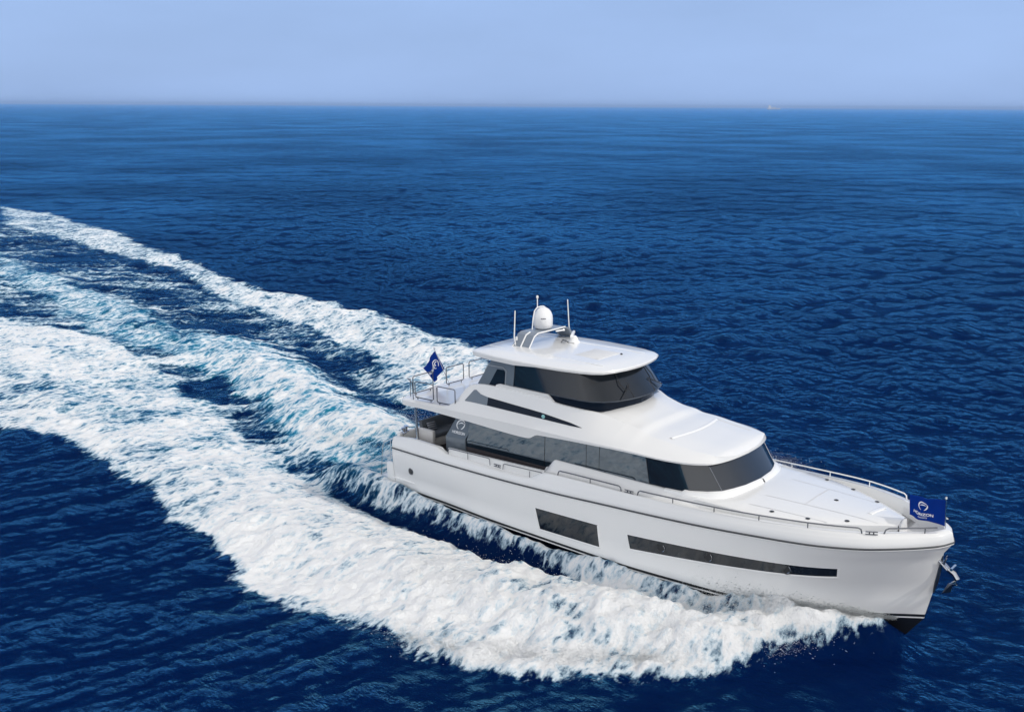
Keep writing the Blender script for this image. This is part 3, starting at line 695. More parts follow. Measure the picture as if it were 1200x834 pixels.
yW = T((.42, 2.5), (3.4, 2.9), (4.1, 2.80), (4.6, 2.70), (5, 2.64), (9.4, 2.60), (10.6, 2.46), (11.3, 2.26), (11.9, 2.02), (12.6, 1.95), (13.4, 2.02), (14.2, 2.12), (15.5, 2.06), (16.86, 1.8))
zW = T((.42, 5.0), (3.4, 5.15), (3.9, 5.40), (4.5, 6.10), (4.9, 6.32), (6, 6.39), (8.8, 6.34), (9.4, 6.24), (10.6, 6.15), (11.3, 6.09), (12, 5.93), (12.8, 5.75), (13.3, 5.68), (13.54, 5.59), (14.4, 5.50), (15.6, 5.36), (16.5, 5.28), (16.62, 5.25), (16.86, 5.08))
zM = T((.42, 5.0), (3.4, 5.12), (4.6, 5.12), (10.8, 5.12), (11.4, 6.05), (11.8, 6.13), (12.3, 6.02), (12.9, 5.87), (13.32, 5.79), (13.56, 5.67), (14.2, 5.61), (15.6, 5.44), (16.52, 5.32), (16.64, 5.28), (16.86, 5.09))
rows = [[] for _ in range(10)]
for x in x_st:
    e = float(yE(x)); fade = 1.0 if x < 15.5 else None
    def lim(y, k): return min(y, e*k)
    pts = [(0, zB(x)+.03), (max(0, e-.25)*1.0, zB(x)+.02), (e, zB(x)), (lim(e+.015, 1), zC(x)), (lim(yT(x), .95), zT(x)), (lim(yW(x)+.0, .93), zW(x)),
           (lim(yW(x)-.10, .88), zW(x)+.006), (lim(yW(x)*.72, .66), (zW(x)*.4+zM(x)*.6)+.02 if x > 11.4 else zM(x)), (lim(yW(x)*.35, .32), zM(x)+(.0 if x < 11.4 else .004)), (0, zM(x))]
    for r_, p in zip(rows, pts): r_.append((x, float(p[0]), float(p[1])))
shell = loft_sym("flybridge_shell", rows, WHITE, yacht, cap=None, autos=23)
# close the aft end
a = [r_[0] for r_ in rows]; n = len(a)
me_obj("overhang_aft_face", [(x-.001, -y, z) for x, y, z in a]+[(x-.001, y, z) for x, y, z in a], [(i, i+1, n+i+1, n+i) for i in range(n-1)], WHITE, yacht)
# rounded aft edge extension towards the centreline
v = []; f = []
K = 24
for i in range(K+1):
    y = -2.85+5.7*i/K; xo = .42-.32*(1-(y/2.85)**2)
    v += [(xo, y, 4.75), (xo-.01, y, 4.94), (xo+.05, y, 5.0), (.45, y, 5.002), (.45, y, 4.75)]
for i in range(K): f += [(5*i+j, 5*i+(j+1) % 5, 5*i+5+(j+1) % 5, 5*i+5+j) for j in range(5)]
f += [(0, 1, 2, 3, 4), tuple(5*K+j for j in (4, 3, 2, 1, 0))]
me_obj("overhang_lip", v, f, WHITE, yacht, True)
# recessed panel lines on the cowl
def cowl_z(x, y):
    w_, z1, z0 = float(yW(x)), float(zW(x)), float(zM(x)); ay = abs(y)
    return float(np.interp(ay, [0, w_*.35, w_*.72, w_-.1], [z0, z0+.004, z1*.4+z0*.6+.02, z1+.006]))
mb = MB(); K = 24; vs = []
for i in range(K+1):
    y = -1.75+3.3*i/K; x = 14.45+.25*(1-(y/1.8)**2)
    vs += [(x-.07, y, cowl_z(x-.07, y)+.004), (x, y, cowl_z(x, y)+.035), (x+.09, y, cowl_z(x+.09, y)+.004)]
mb.add(vs, [(3*i+j, 3*i+j+1, 3*i+4+j, 3*i+3+j) for i in range(K) for j in range(2)]); mb.build("cowl_ridge", LIP, shell)
vs = []; mb = MB()
for i in range(13):
    x = 14.55+1.5*i/12
    vs += [(x, 1.60, cowl_z(x, 1.60)+.004), (x, 1.63, cowl_z(x, 1.63)+.02), (x, 1.67, cowl_z(x, 1.67)+.004)]
mb.add(vs, [(3*i+j, 3*i+j+1, 3*i+4+j, 3*i+3+j) for i in range(12) for j in range(2)]); mb.build("cowl_seam", SEAM, shell)
for y in (1.25, 1.75):
    MB().lathe([(.05, 0), (.05, .03)], (16.45+.0, y, 5.235), 10).build("brow_light", BLACK, shell)

# slit window on the house side
def wall_y(x, z):
    y0, z0, y1, z1 = float(min(yT(x), yE(x))), float(zT(x)), float(yW(x)), float(zW(x)); q = (z-z0)/(z1-z0); return y0+(y1-y0)*q
def slit(name, xs_, lo, hi, m, parent, sg, th):
    v = []; f = []
    for x in xs_:
        a, b = float(lo(x)), float(hi(x))
        for q in (0, .5, 1):
            z = a+(b-a)*q; v.append((x, sg*(wall_y(x, z)+th), z))
    f = grid_faces(len(xs_), 3); return me_obj(name, v, f, m, parent, True, None, 60)
lin = lambda *p: (lambda x: np.interp(x, [a for a, b in p], [b for a, b in p]))
lo = lin((4.50, 5.535), (5.7, 5.545), (8.75, 5.525), (10.4, 5.51), (10.95, 5.52)); hi = lin((4.50, 5.57), (4.92, 6.07), (5.05, 6.10), (5.35, 5.96), (5.75, 5.90), (8.75, 5.77), (10.37, 5.62), (10.95, 5.525))
for sg in (-1, 1):
    slit("grey_side_panel", [4.50, 4.7, 4.92, 5.05, 5.2, 5.35, 5.55, 5.80], lo, hi, GREY, shell, sg, .012)
    sw_ = slit("slit_window", [5.80, 6.5, 7.3, 8, 8.75, 9.3, 9.9, 10.37, 10.7, 10.95], lo, hi, GLASS_D, shell, sg, .012)
    z = 5.63; x = 8.95
    MB().lathe([(.085, 0), (.085, .03), (.05, .06), (.01, .065)], (x, sg*(wall_y(x, z)+.012), z), 14, Matrix.Rotation(R(90 if sg < 0 else -90), 3, 'X')).build("navigation_light", GREEN, sw_)
    # raised coaming beside the upper windows
    v = []; pl = [(6.02, 6.33), (6.10, 6.47), (6.28, 6.53), (8.94, 6.52), (9.06, 6.45), (9.36, 6.22), (9.36, 6.1), (6.02, 6.1)]
    v = [(x, sg*2.56, z) for x, z in pl]+[(x, sg*2.48, z) for x, z in pl]; n = len(pl)
    me_obj("coaming", v, [tuple(range(n)), tuple(range(2*n-1, n-1, -1))]+[(i, (i+1) % n, n+(i+1) % n, n+i) for i in range(n)], WHITE, shell)

# ---- upper house
seam = [(6.9, 2.40), (8, 2.45), (9.4, 2.47), (10.5, 2.44), (11.05, 2.32), (11.45, 2.06), (11.78, 1.62), (12.0, 1.05), (12.12, .5), (12.16, 0)]
base = [(6.9, 2.40), (8, 2.43), (9.4, 2.42), (10.4, 2.36), (10.85, 2.24), (11.2, 2.0), (11.5, 1.58), (11.72, 1.02), (11.84, .5), (11.88, 0)]
topo = [(6.9, 2.22), (8, 2.25), (9.2, 2.25), (9.9, 2.20), (10.3, 2.10), (10.65, 1.88), (10.9, 1.48), (11.06, .96), (11.14, .46), (11.16, 0)]
g_lo = loft_sym("lower_glazing", [[(x-.03, y-.03, 5.95) for x, y in base], [(x, y, 6.50) for x, y in base]], GLASS_D, yacht, autos=50)
g_up = loft_sym("upper_glazing", [[(x, y, 6.52) for x, y in seam], [(x, y, 7.72) for x, y in topo]], GLASS, yacht, autos=50)
loft_sym("glazing_sill", [[(x-.04, y-.03, 6.49) for x, y in base], [(x+.015, y+.01, 6.495) for x, y in seam], [(x+.015, y+.01, 6.53) for x, y in seam], [(x-.02, y-.015, 6.535) for x, y in seam]], mat("sill_grey", (.06, .07, .085), .3, coat=.4), g_up, autos=30)
for sg in (-1, 1):
    for yb_, yt_ in ((.78, .78),):
        MB().tube([(12.06, sg*.75, 6.54), (11.10, sg*.72, 7.66)], .018, 4).build("mullion", BLACK, g_up)
    wp = MB().tube([(11.22, sg*1.0+.0, 7.55), (11.60, sg*1.15, 7.10), (11.86, sg*1.05, 6.85)], .02, 5).tube([(11.73, sg*.70, 7.03), (11.96, sg*1.42, 6.66)], .022, 5)
    wp.build("wiper", BLACK, g_up)
    # side pillar of the upper house with its small window
    yy = lambda z: 2.43-(z-6.3)*.13
    outer = [(4.86, 6.24), (5.70, 7.62), (6.95, 7.62), (6.95, 6.30)]
    v = [(x, sg*(yy(z)+.02), z) for x, z in outer]+[(x, sg*(yy(z)-.06), z) for x, z in outer]
    pil = me_obj("pillar_panel", v, [(0, 1, 2, 3), (7, 6, 5, 4)]+[(i, (i+1) % 4, 4+(i+1) % 4, 4+i) for i in range(4)], GREY, yacht)
    wn = [(5.55, 6.32), (5.98, 7.10), (6.38, 7.12), (6.46, 7.02), (6.46, 6.32)]
    me_obj("pillar_window", [(x, sg*(yy(z)+.026), z) for x, z in wn], [tuple(range(5))], GLASS, pil)
    MB().tube([(5.28, sg*(yy(6.95)+.03), 6.95), (5.42, sg*(yy(7.18)+.03), 7.20), (6.30, sg*(yy(7.2)+.03), 7.22), (6.50, sg*(yy(7.1)+.03), 7.10), (6.52, sg*(yy(6.4)+.03), 6.35)], .018, 5).build("pillar_trim", mat("light_grey_trim", (.35, .38, .42), .4), pil)
me_obj("upper_aft_bulkhead", [(6.85, -2.38, 5.1), (6.85, 2.38, 5.1), (6.85, 2.2, 7.7), (6.85, -2.2, 7.7)], [(0, 1, 2, 3)], GLASS, yacht)

# ---- hardtop
ht = [(4.28, 0), (4.30, 1.0), (4.42, 2.0), (4.55, 2.38), (4.85, 2.50), (6, 2.66), (7.2, 2.73), (8.4, 2.73), (9.6, 2.62), (10.5, 2.46), (11.05, 2.26), (11.38, 2.0), (11.60, 1.5), (11.74, .9), (11.80, .4), (11.82, 0)]
cx_, = (8.1,)
def ring(dx, z, f_=None):
    out = []
    for x, y in ht:
        L_ = math.hypot(x-cx_, y)+1e-6; k = max(0, 1-dx/L_)
        zz_ = z(x) if callable(z) else z
        out.append((cx_+(x-cx_)*k, y*k, zz_))
    return out
drop = lambda x: 7.60-.09*(1-float(sstep(7.35, 7.75, x)))
hard = loft_sym("hardtop", [ring(1.1, 7.66), ring(.25, 7.66), ring(.10, drop), ring(.03, lambda x: drop(x)+.02), ring(0, 7.70), ring(.03, 7.745), ring(.12, 7.775), ring(.50, 7.80), ring(.54, 7.815), ring(1.4, 7.85), ring(2.2, 7.87), ring(4.5, 7.88)], WHITE, yacht, autos=24)
MB().lathe([(.05, 0), (.05, .05), (.03, .07)], (10.4, .64, 7.83), 10).build("horn", BLACK, hard)

for y in (-1.5, 1.5):
    MB().box((7.9, y, 7.862-.012), (6.2, .03, .02), None, .005).build("roof_rib", LIP, hard)
MB().box((9.6, 0, 7.858), (1.3, 1.5, .035), None, .012).build("roof_hatch", DECK, hard)
# ---- radar arch, radome, antennas
arch_pts = [(-.95, 7.80), (-.62, 8.36), (-.42, 8.44), (1.55, 8.44), (1.85, 8.36), (2.45, 7.80)]
v = []
for y, z in arch_pts: 
    s = (z-7.8)*.15
    v += [(5.60+s, y, z), (6.55+s, y, z)]
for y, z in arch_pts:
    s = (z-7.8)*.15; cy = .75; k = .86
    v += [(5.62+s, cy+(y-cy)*.93, z-.06*(z > 8)), (6.53+s, cy+(y-cy)*.93, z-.06*(z > 8))]
n = len(arch_pts); f = []
for i in range(n-1):
    f += [(2*i, 2*i+1, 2*i+3, 2*i+2), (2*n+2*i, 2*n+2*i+2, 2*n+2*i+3, 2*n+2*i+1), (2*i, 2*i+2, 2*n+2*i+2, 2*n+2*i), (2*i+1, 2*n+2*i+1, 2*n+2*i+3, 2*i+3)]
f += [(0, 2*n, 2*n+1, 1), (2*n-2, 2*n-1, 4*n-1, 4*n-2)]
AG = mat("arch_grey", (.20, .235, .28), .4, coat=.3)
arch = me_obj("radar_arch", v, f, AG, yacht)
MB().tube([(6.12, -.99, 7.80), (6.2, -.66, 8.36), (6.25, -.44, 8.46)], .035, 6).tube([(6.60, -.97, 7.80), (6.66, -.64, 8.34), (6.68, -.42, 8.45), (6.68, 1.5, 8.45)], .03, 6).build("arch_trim", LIP, arch)
MB().lathe([(.28, 0), (.36, .02), (.40, .06), (.41, .12), (.425, .14), (.43, .45), (.41, .62), (.35, .76), (.26, .87), (.14, .94), (.02, .965)], (6.12, .62, 8.45), 36).build("satellite_dome", DOME, arch)
tv, tf = text2d("KVH", .13, .02)
# small dark mark on the dome side
def dfn(a, b):
    an = R(-50)+a/.435; return Vector((6.12+.436*math.cos(an), .62+.436*math.sin(an), 8.45+.50+b)), Vector((math.cos(an), math.sin(an), 0))
bars = []; bf = []
for i, (a0, a1, b0, b1) in enumerate(((-.11, -.05, -.02, .025), (-.035, .03, -.02, .025), (.045, .11, -.02, .025), (-.16, .12, -.125, -.118))):
    bars += [(a0, b0), (a1, b0), (a1, b1), (a0, b1)]; bf.append(tuple(range(4*i, 4*i+4)))
lay("dome_marking", bars, bf, dfn, mat("marking_grey", (.12, .12, .14), .5), arch, .003)
MB().tube([(5.95, .05, 8.45), (5.95, .12, 8.95), (5.95, .22, 9.28), (5.95, .40, 9.40), (5.95, .62, 9.42), (5.95, .85, 9.40), (5.95, 1.1, 9.25), (5.95, 1.2, 8.9), (5.95, 1.22, 8.45)], .028, 8).build("mast_hoop", LIP, arch)
MB().tube([(5.95, .42, 9.40), (5.95, .42, 9.82)], .022, 6).lathe([(.03, 0), (.055, .02), (.055, .09), (.02, .13)], (5.95, .42, 9.82), 12).build("anchor_light", DOME, arch)
MB().tube([(5.78, -.86, 7.80), (5.78, -.98, 8.25), (5.74, -.86, 9.42)], [.03, .028, .022], 6).tube([(5.65, -1.05, 7.80), (5.78, -.88, 8.0)], .02, 5).box((5.8, -.85, 8.18), (.07, .07, .16)).build("left_whip_antenna", LIP, hard).name = "whip_antenna"
MB().tube([(6.35, 2.30, 8.05), (6.35, 2.2, 8.3), (6.25, 2.22, 9.55)], [.03, .028, .022], 6).build("whip_antenna", LIP, hard)
rad_ = MB().lathe([(.26, 0), (.27, .03), (.24, .08), (.19, .14), (.15, .24), (.10, .30), (.08, .32)], (7.35, 1.30, 7.83), 20)
R_ = rad_.build("radar_pedestal", DOME, hard)
MB().box((7.30, 1.25, 8.22), (1.15, .12, .13), Matrix.Rotation(R(-58), 3, 'Z'), .04).build("radar_scanner", DOME, R_)
MB().box((7.15, 1.05, 7.835), (.75, .7, .025), Matrix.Rotation(R(-8), 3, 'Z'), .006).build("base_plate", AG, R_)
MB().tube([(7.0, .8, 7.86), (6.98, .95, 7.98), (7.15, 1.0, 7.93), (7.3, 1.0, 7.86), (7.55, 1.05, 7.86)], .018, 5).build("radar_cable", BLACK, R_)
MB().tube([(6.62, .9, 8.33), (6.72, 1.25, 8.33)], .035, 6).lathe([(.03, -.05), (.06, .05)], (6.72, 1.3, 8.33), 10, Matrix.Rotation(R(-90), 3, 'X')).build("loudhailer", DOME, arch)

# ---- rails
def frame_rail(p0, p1, h, m=STEEL, mb=None, r=.026, foot=.10):
    """rectangular hoop rail between p0 and p1 standing on two feet"""
    a, b = Vector(p0), Vector(p1); mb = mb or MB(); d = (b-a)
    z0, z1 = Vector((0, 0, foot)), Vector((0, 0, h)); e = d.normalized()*.06
    P = [a+z0+e, a+z0+Vector((0, 0, .06)), a+z1-Vector((0, 0, .06)), a+z1+e, b+z1-e, b+z1-Vector((0, 0, .06)), b+z0+Vector((0, 0, .06)), b+z0-e]
    mb.tube(P, r, 7, True)
    for t in (.14, .86): mb.tube([a+d*t, a+d*t+z0], r, 6)
    return mb
zf = 5.13
for sg in (-1, 1):
    for x0, x1 in ((1.42, 2.62), (2.86, 4.0)):
        frame_rail((x0, sg*2.98, zf-.03), (x1, sg*2.98, zf), .84).build("flybridge_railing", DSTEEL, yacht)
for y0, y1 in ((-2.45, -1.15), (-.25, .95), (1.35, 2.75)):
    frame_rail((.72, y0, zf-.10), (.72, y1, zf-.10), .92).build("flybridge_railing", DSTEEL, yacht)
MB().tube([(1.28, -2.98, zf-.08), (1.25, -2.98, zf+.70), (1.1, -2.98, zf+.80), (.72, -2.8, zf+.80), (.72, -2.62, zf+.74), (.72, -2.62, zf-.1)], .022, 7).build("corner_railing", DSTEEL, yacht)
for sg in (-1, 1):
    MB().tube([(1.5, sg*3.02, 3.15), (1.45, sg*3.02, 4.80)], .055, 10).box((1.5, sg*3.02, 3.21), (.2, .14, .03), None, .008).build("support_post", STEEL, yacht)

def hand_rail(segs, sg, dz=.19, hz=0.0):
    for x0, x1, e0, e1, posts in segs:
        P = []; n = max(3, int((x1-x0)/.35))
        def cp(x, d): 
            xx = min(x/24.46*24.62, 24.62); b = max(0, float(B_rub(xx))-.22*min(1, (24.62-xx)*1.2)); return (x, sg*b, float(Z_cap(min(xx, 24.6)))+d)
        if e0: P.append(cp(x0, 0)); P.append(cp(x0+.04, dz*.75))
        for i in range(n+1):
            x = x0+.12+(x1-x0-.24)*i/n; P.append(cp(x, dz))
        if e1: P.append(cp(x1-.03, dz*.75)); P.append(cp(x1, 0))
        mb = MB().tube(P, .026, 7)
        for x in posts: mb.tube([cp(x, 0), cp(x, dz)], .018, 6)
        mb.build("hand_rail", DSTEEL if sg < 0 else LIP, yacht)  # sunlit look coloured in: port rail white, starboard rail dark steel
for sg in (-1, 1):
    hand_rail([(10.05, 13.2, 1, 1, (11.7,)), (13.95, 22.25, 1, 1, (15.5, 17.2, 18.9, 20.6)), (22.85, 24.32, 1, 0, (23.9,))], sg)
    # low after rails on the inner capping
    for x0, x1, po in ((3.75, 6.35, (5.0,)), (7.1, 9.35, (8.6,))):
        P = [(x, sg*(float(B_rub(x))-.14), 3.02+.05*(x-3.7)/5+d) for x, d in ((x0, 0), (x0+.03, .22), (x0+.1, .26), ((x0+x1)/2, .29), (x1-.1, .32), (x1-.03, .28), (x1, .02))]
        mb = MB().tube(P, .017, 6)
        for x in po: mb.tube([(x, sg*(float(B_rub(x))-.14), 3.03), (x, sg*(float(B_rub(x))-.14), 3.31)], .014, 5)
        mb.build("hand_rail", DSTEEL if sg < 0 else LIP, yacht)  # same lit and shaded colouring of port and starboard rails
    for x, m_ in ((6.72, 0), (13.57, 0), (22.55, 0)):
        xx = x; b = float(B_rub(xx))-.21; z = float(Z_cap(xx))+.005 if x > 9 else 3.05
        t_ = (float(B_rub(xx+.1))-float(B_rub(xx-.1)))/.2; ang = math.atan(t_)*-sg*-1*(-1 if sg > 0 else 1)
        dx_, dy_ = math.cos(math.atan(t_)), sg*math.sin(math.atan(t_))
        mb = MB()
        mb.tube([(x-.20*dx_, sg*b-.20*dy_, z+.10), (x+.20*dx_, sg*b+.20*dy_, z+.10)], .022, 6)
        for k in (-.07, .07): mb.tube([(x+k*dx_, sg*b+k*dy_, z), (x+k*dx_, sg*b+k*dy_, z+.10)], .022, 6)
        mb.tube([(x-.20*dx_, sg*b-.20*dy_, z+.012), (x+.20*dx_, sg*b+.20*dy_, z+.012)], .018, 6)
        mb.build("mooring_cleat", DSTEEL, yacht)

# ---- cockpit furniture
sofa = empty("cockpit_sofa"); sofa.parent = yacht
MB().box((.95, .3, 2.68), (.9, 4.4, .45), None, .04).build("sofa_base", CREAM, sofa)
MB().box((1.05, .3, 3.02), (.85, 4.3, .20), None, .05).build("seat_cushion", CUSH, sofa)
MB().box((.52, .3, 3.32), (.22, 4.3, .62), Matrix.Rotation(R(-8), 3, 'Y'), .06).build("backrest", CUSH, sofa)
MB().box((1.15, -2.05, 3.0), (.95, .22, .75), None, .06).build("armrest", CREAM, sofa)
tab = empty("cockpit_table"); tab.parent = yacht
MB().box((2.15, .1, 3.12), (1.0, 2.2, .05), None, .015).build("table_top", WOOD, tab)
for y in (-.6, .8): MB().tube([(2.15, y, 2.45), (2.15, y, 3.1)], .05, 8).build("table_leg", STEEL, tab)
MB().box((.12, 0, 2.75), (.24, 5.9, .85), None, .04).build("aft_coaming", WHITE, yacht)
MB().tube([(.35, -2.85, 2.55), (.35, -2.85, 3.45), (.45, -2.75, 3.52), (.75, -2.5, 3.52), (.8, -2.45, 3.4), (.8, -2.45, 2.5)], .02, 6).build("gate_rail", DSTEEL, yacht)
wn = MB()
for x, y in ((.25, -2.72), (.12, -2.45)):
    wn.lathe([(.14, 0), (.14, .04), (.07, .08), (.07, .2), (.12, .24), (.12, .27)], (x, y, 3.16), 14)
wn.tube([(.5, -2.9, 3.22), (.2, -2.8, 3.36), (-.1, -2.7, 3.22)], .03, 6)
wn.build("mooring_winch", STEEL, yacht)
MB().box((-.75, 0, .62), (1.5, 6.0, .16), None, .05).build("swim_platform", WHITE, yacht)
for sg in (-1, 1):
    MB().tube([(0, sg*2.88, 3.0), (-.5, sg*2.88, 2.78), (-.98, sg*2.88, 2.52), (-1.15, sg*2.88, 2.2), (-1.3, sg*2.88, .7)], .024, 7).tube([(-.55, sg*2.88, 2.74), (-.6, sg*2.88, .7)], .02, 6).tube([(-1.2, sg*2.88, 1.7), (0, sg*2.88, 2.2)], .018, 6).build("stair_rail", STEEL, yacht)
    MB().box((-.35, sg*2.95, 1.15), (.7, .25, 1.0), None, .08).build("stair_wing", WHITE, yacht)
    MB().box((.62, sg*3.16, 1.02), (1.5, .10, .07), None, .02).build("stern_fender_strip", LIP, hull)

# ---- loose cushions on the sofa (things of their own)
def wpt(p): return Matrix.Rotation(-TRIM, 4, 'Y') @ Vector(p)
def cushion(loc, rz, lab):
    bm = bmesh.new(); bmesh.ops.create_cube(bm, size=1); bmesh.ops.subdivide_edges(bm, edges=bm.edges[:], cuts=5, use_grid_fill=True)
    for q in bm.verts:
        a, b = abs(q.co.x)*2, abs(q.co.y)*2; k = (1-a**3)*(1-b**3)
        q.co = Vector((q.co.x*.46*(1-.06*(1-b)), q.co.y*.46*(1-.06*(1-a)), q.co.z*(.04+.14*k)))
    me_ = bpy.data.meshes.new("throw_cushion"); bm.to_mesh(me_); bm.free()
    for p in me_.polygons: p.use_smooth = True
    m = bpy.data.materials.get("striped_cushion")
    if not m:
        m = mat("striped_cushion", (.10, .11, .13), .85); n = m.node_tree.nodes; L = m.node_tree.links
        wv = n.new("ShaderNodeTexWave"); wv.inputs["Scale"].default_value = 3.0; tc = n.new("ShaderNodeTexCoord"); L.new(tc.outputs["Object"], wv.inputs[0])
        cr = n.new("ShaderNodeValToRGB"); cr.color_ramp.elements[0].position = .45; cr.color_ramp.elements[1].position = .55
        cr.color_ramp.elements[0].color = (.05, .055, .07, 1); cr.color_ramp.elements[1].color = (.22, .23, .26, 1)
        L.new(wv.outputs[0], cr.inputs[0]); L.new(cr.outputs[0], n["Principled BSDF"].inputs["Base Color"])
    me_.materials.append(m); o = bpy.data.objects.new("throw_cushion", me_); COL.objects.link(o)
    o.location = wpt(loc); o.rotation_euler = (R(8), R(62), rz); o["label"] = lab; o["category"] = "cushion"; return o
cushion((.86, -1.45, 3.34), R(-12), "striped charcoal throw cushion propped on the stern cockpit sofa of the yacht")

# ---- flags
def flag(name, corners, wave, pole, label, tsz, tpos, esz, epos, small, phase=0, mirror_txt=False):
    """corners: top-hoist, bottom-hoist, bottom-fly, top-fly in yacht coordinates"""
    A, B_, C_, D = [Vector(c) for c in corners]
    root = empty(name, wpt(pole[0]), (0, -TRIM, 0)); root["label"] = label; root["category"] = "flag"
    off = Vector(pole[0])
    def P(u, v):                      # u 0 at hoist..1 at fly, v 0 bottom..1 top
        p = (B_*(1-u)+C_*u)*(1-v)+(A*(1-u)+D*u)*v
        a = wave*(.25+u)*(math.sin(u*7.5+v*1.4+phase)+.45*math.sin(u*15+v*4+phase*2)*.6)
        return p-off+Vector((0, a, -abs(a)*.15))
    n1, n2 = 40, 24; v = [P(i/n1, j/n2) for i in range(n1+1) for j in range(n2+1)]
    cl = me_obj("cloth", v, grid_faces(n1+1, n2+1), BLUE, root, True, None, 80)
    sm = cl.modifiers.new("thickness", 'SOLIDIFY'); sm.thickness = .004
    top_w = (D-A).length; hh = (A-B_).length
    def fn(a, b, s, pu, pv):          # text x runs forward (towards +x)
        u = pu-(a*s)/top_w if not mirror_txt else pu+(a*s)/top_w
        return P(u, pv+b*s/hh), Vector((0, -1, 0))
    ev, ef = emblem2d(.5); lay("emblem", ev, ef, lambda a, b: fn(a, b, esz, *epos), INK, root, .012)
    tv, tf = text2d("HORIZON", 1.0, .03); lay("lettering", tv, tf, lambda a, b: fn(a, b, tsz, *tpos), INK, root, .012)
    tv, tf = text2d("YACHTS", 1.0, .02); lay("lettering", tv, tf, lambda a, b: fn(a, b, tsz*.5, tpos[0], small), INK, root, .012)
    MB().tube([Vector(p)-off for p in pole], .017, 7).lathe([(.02, -.03), (.05, .0), (.04, .05), (.01, .07)], Vector(pole[-1])-off, 10).build("flagpole", STEEL, root)
    return root
flag("bow_flag", [(24.25, 0, 4.90), (24.29, 0, 3.98), (23.04, 0, 4.07), (23.02, 0, 4.80)], .095, [(24.30, 0, 3.86), (24.25, 0, 4.97)],
     "blue yacht flag with white emblem on the short pole at the bow", .15, (.60, .27), .36, (.60, .64), .13).name = "flag"
flag("stern_flag", [(-.28, 0, 6.62), (.34, 0, 5.80), (-.42, 0, 5.00), (-1.10, 0, 5.62)], .09, [(.70, 0, 5.05), (-.32, 0, 6.70)],
     "blue flag hanging from the slanted pole on the stern flybridge rail", .20, (.66, .5), .46, (.30, .52), .5, 1.2).name = "flag"

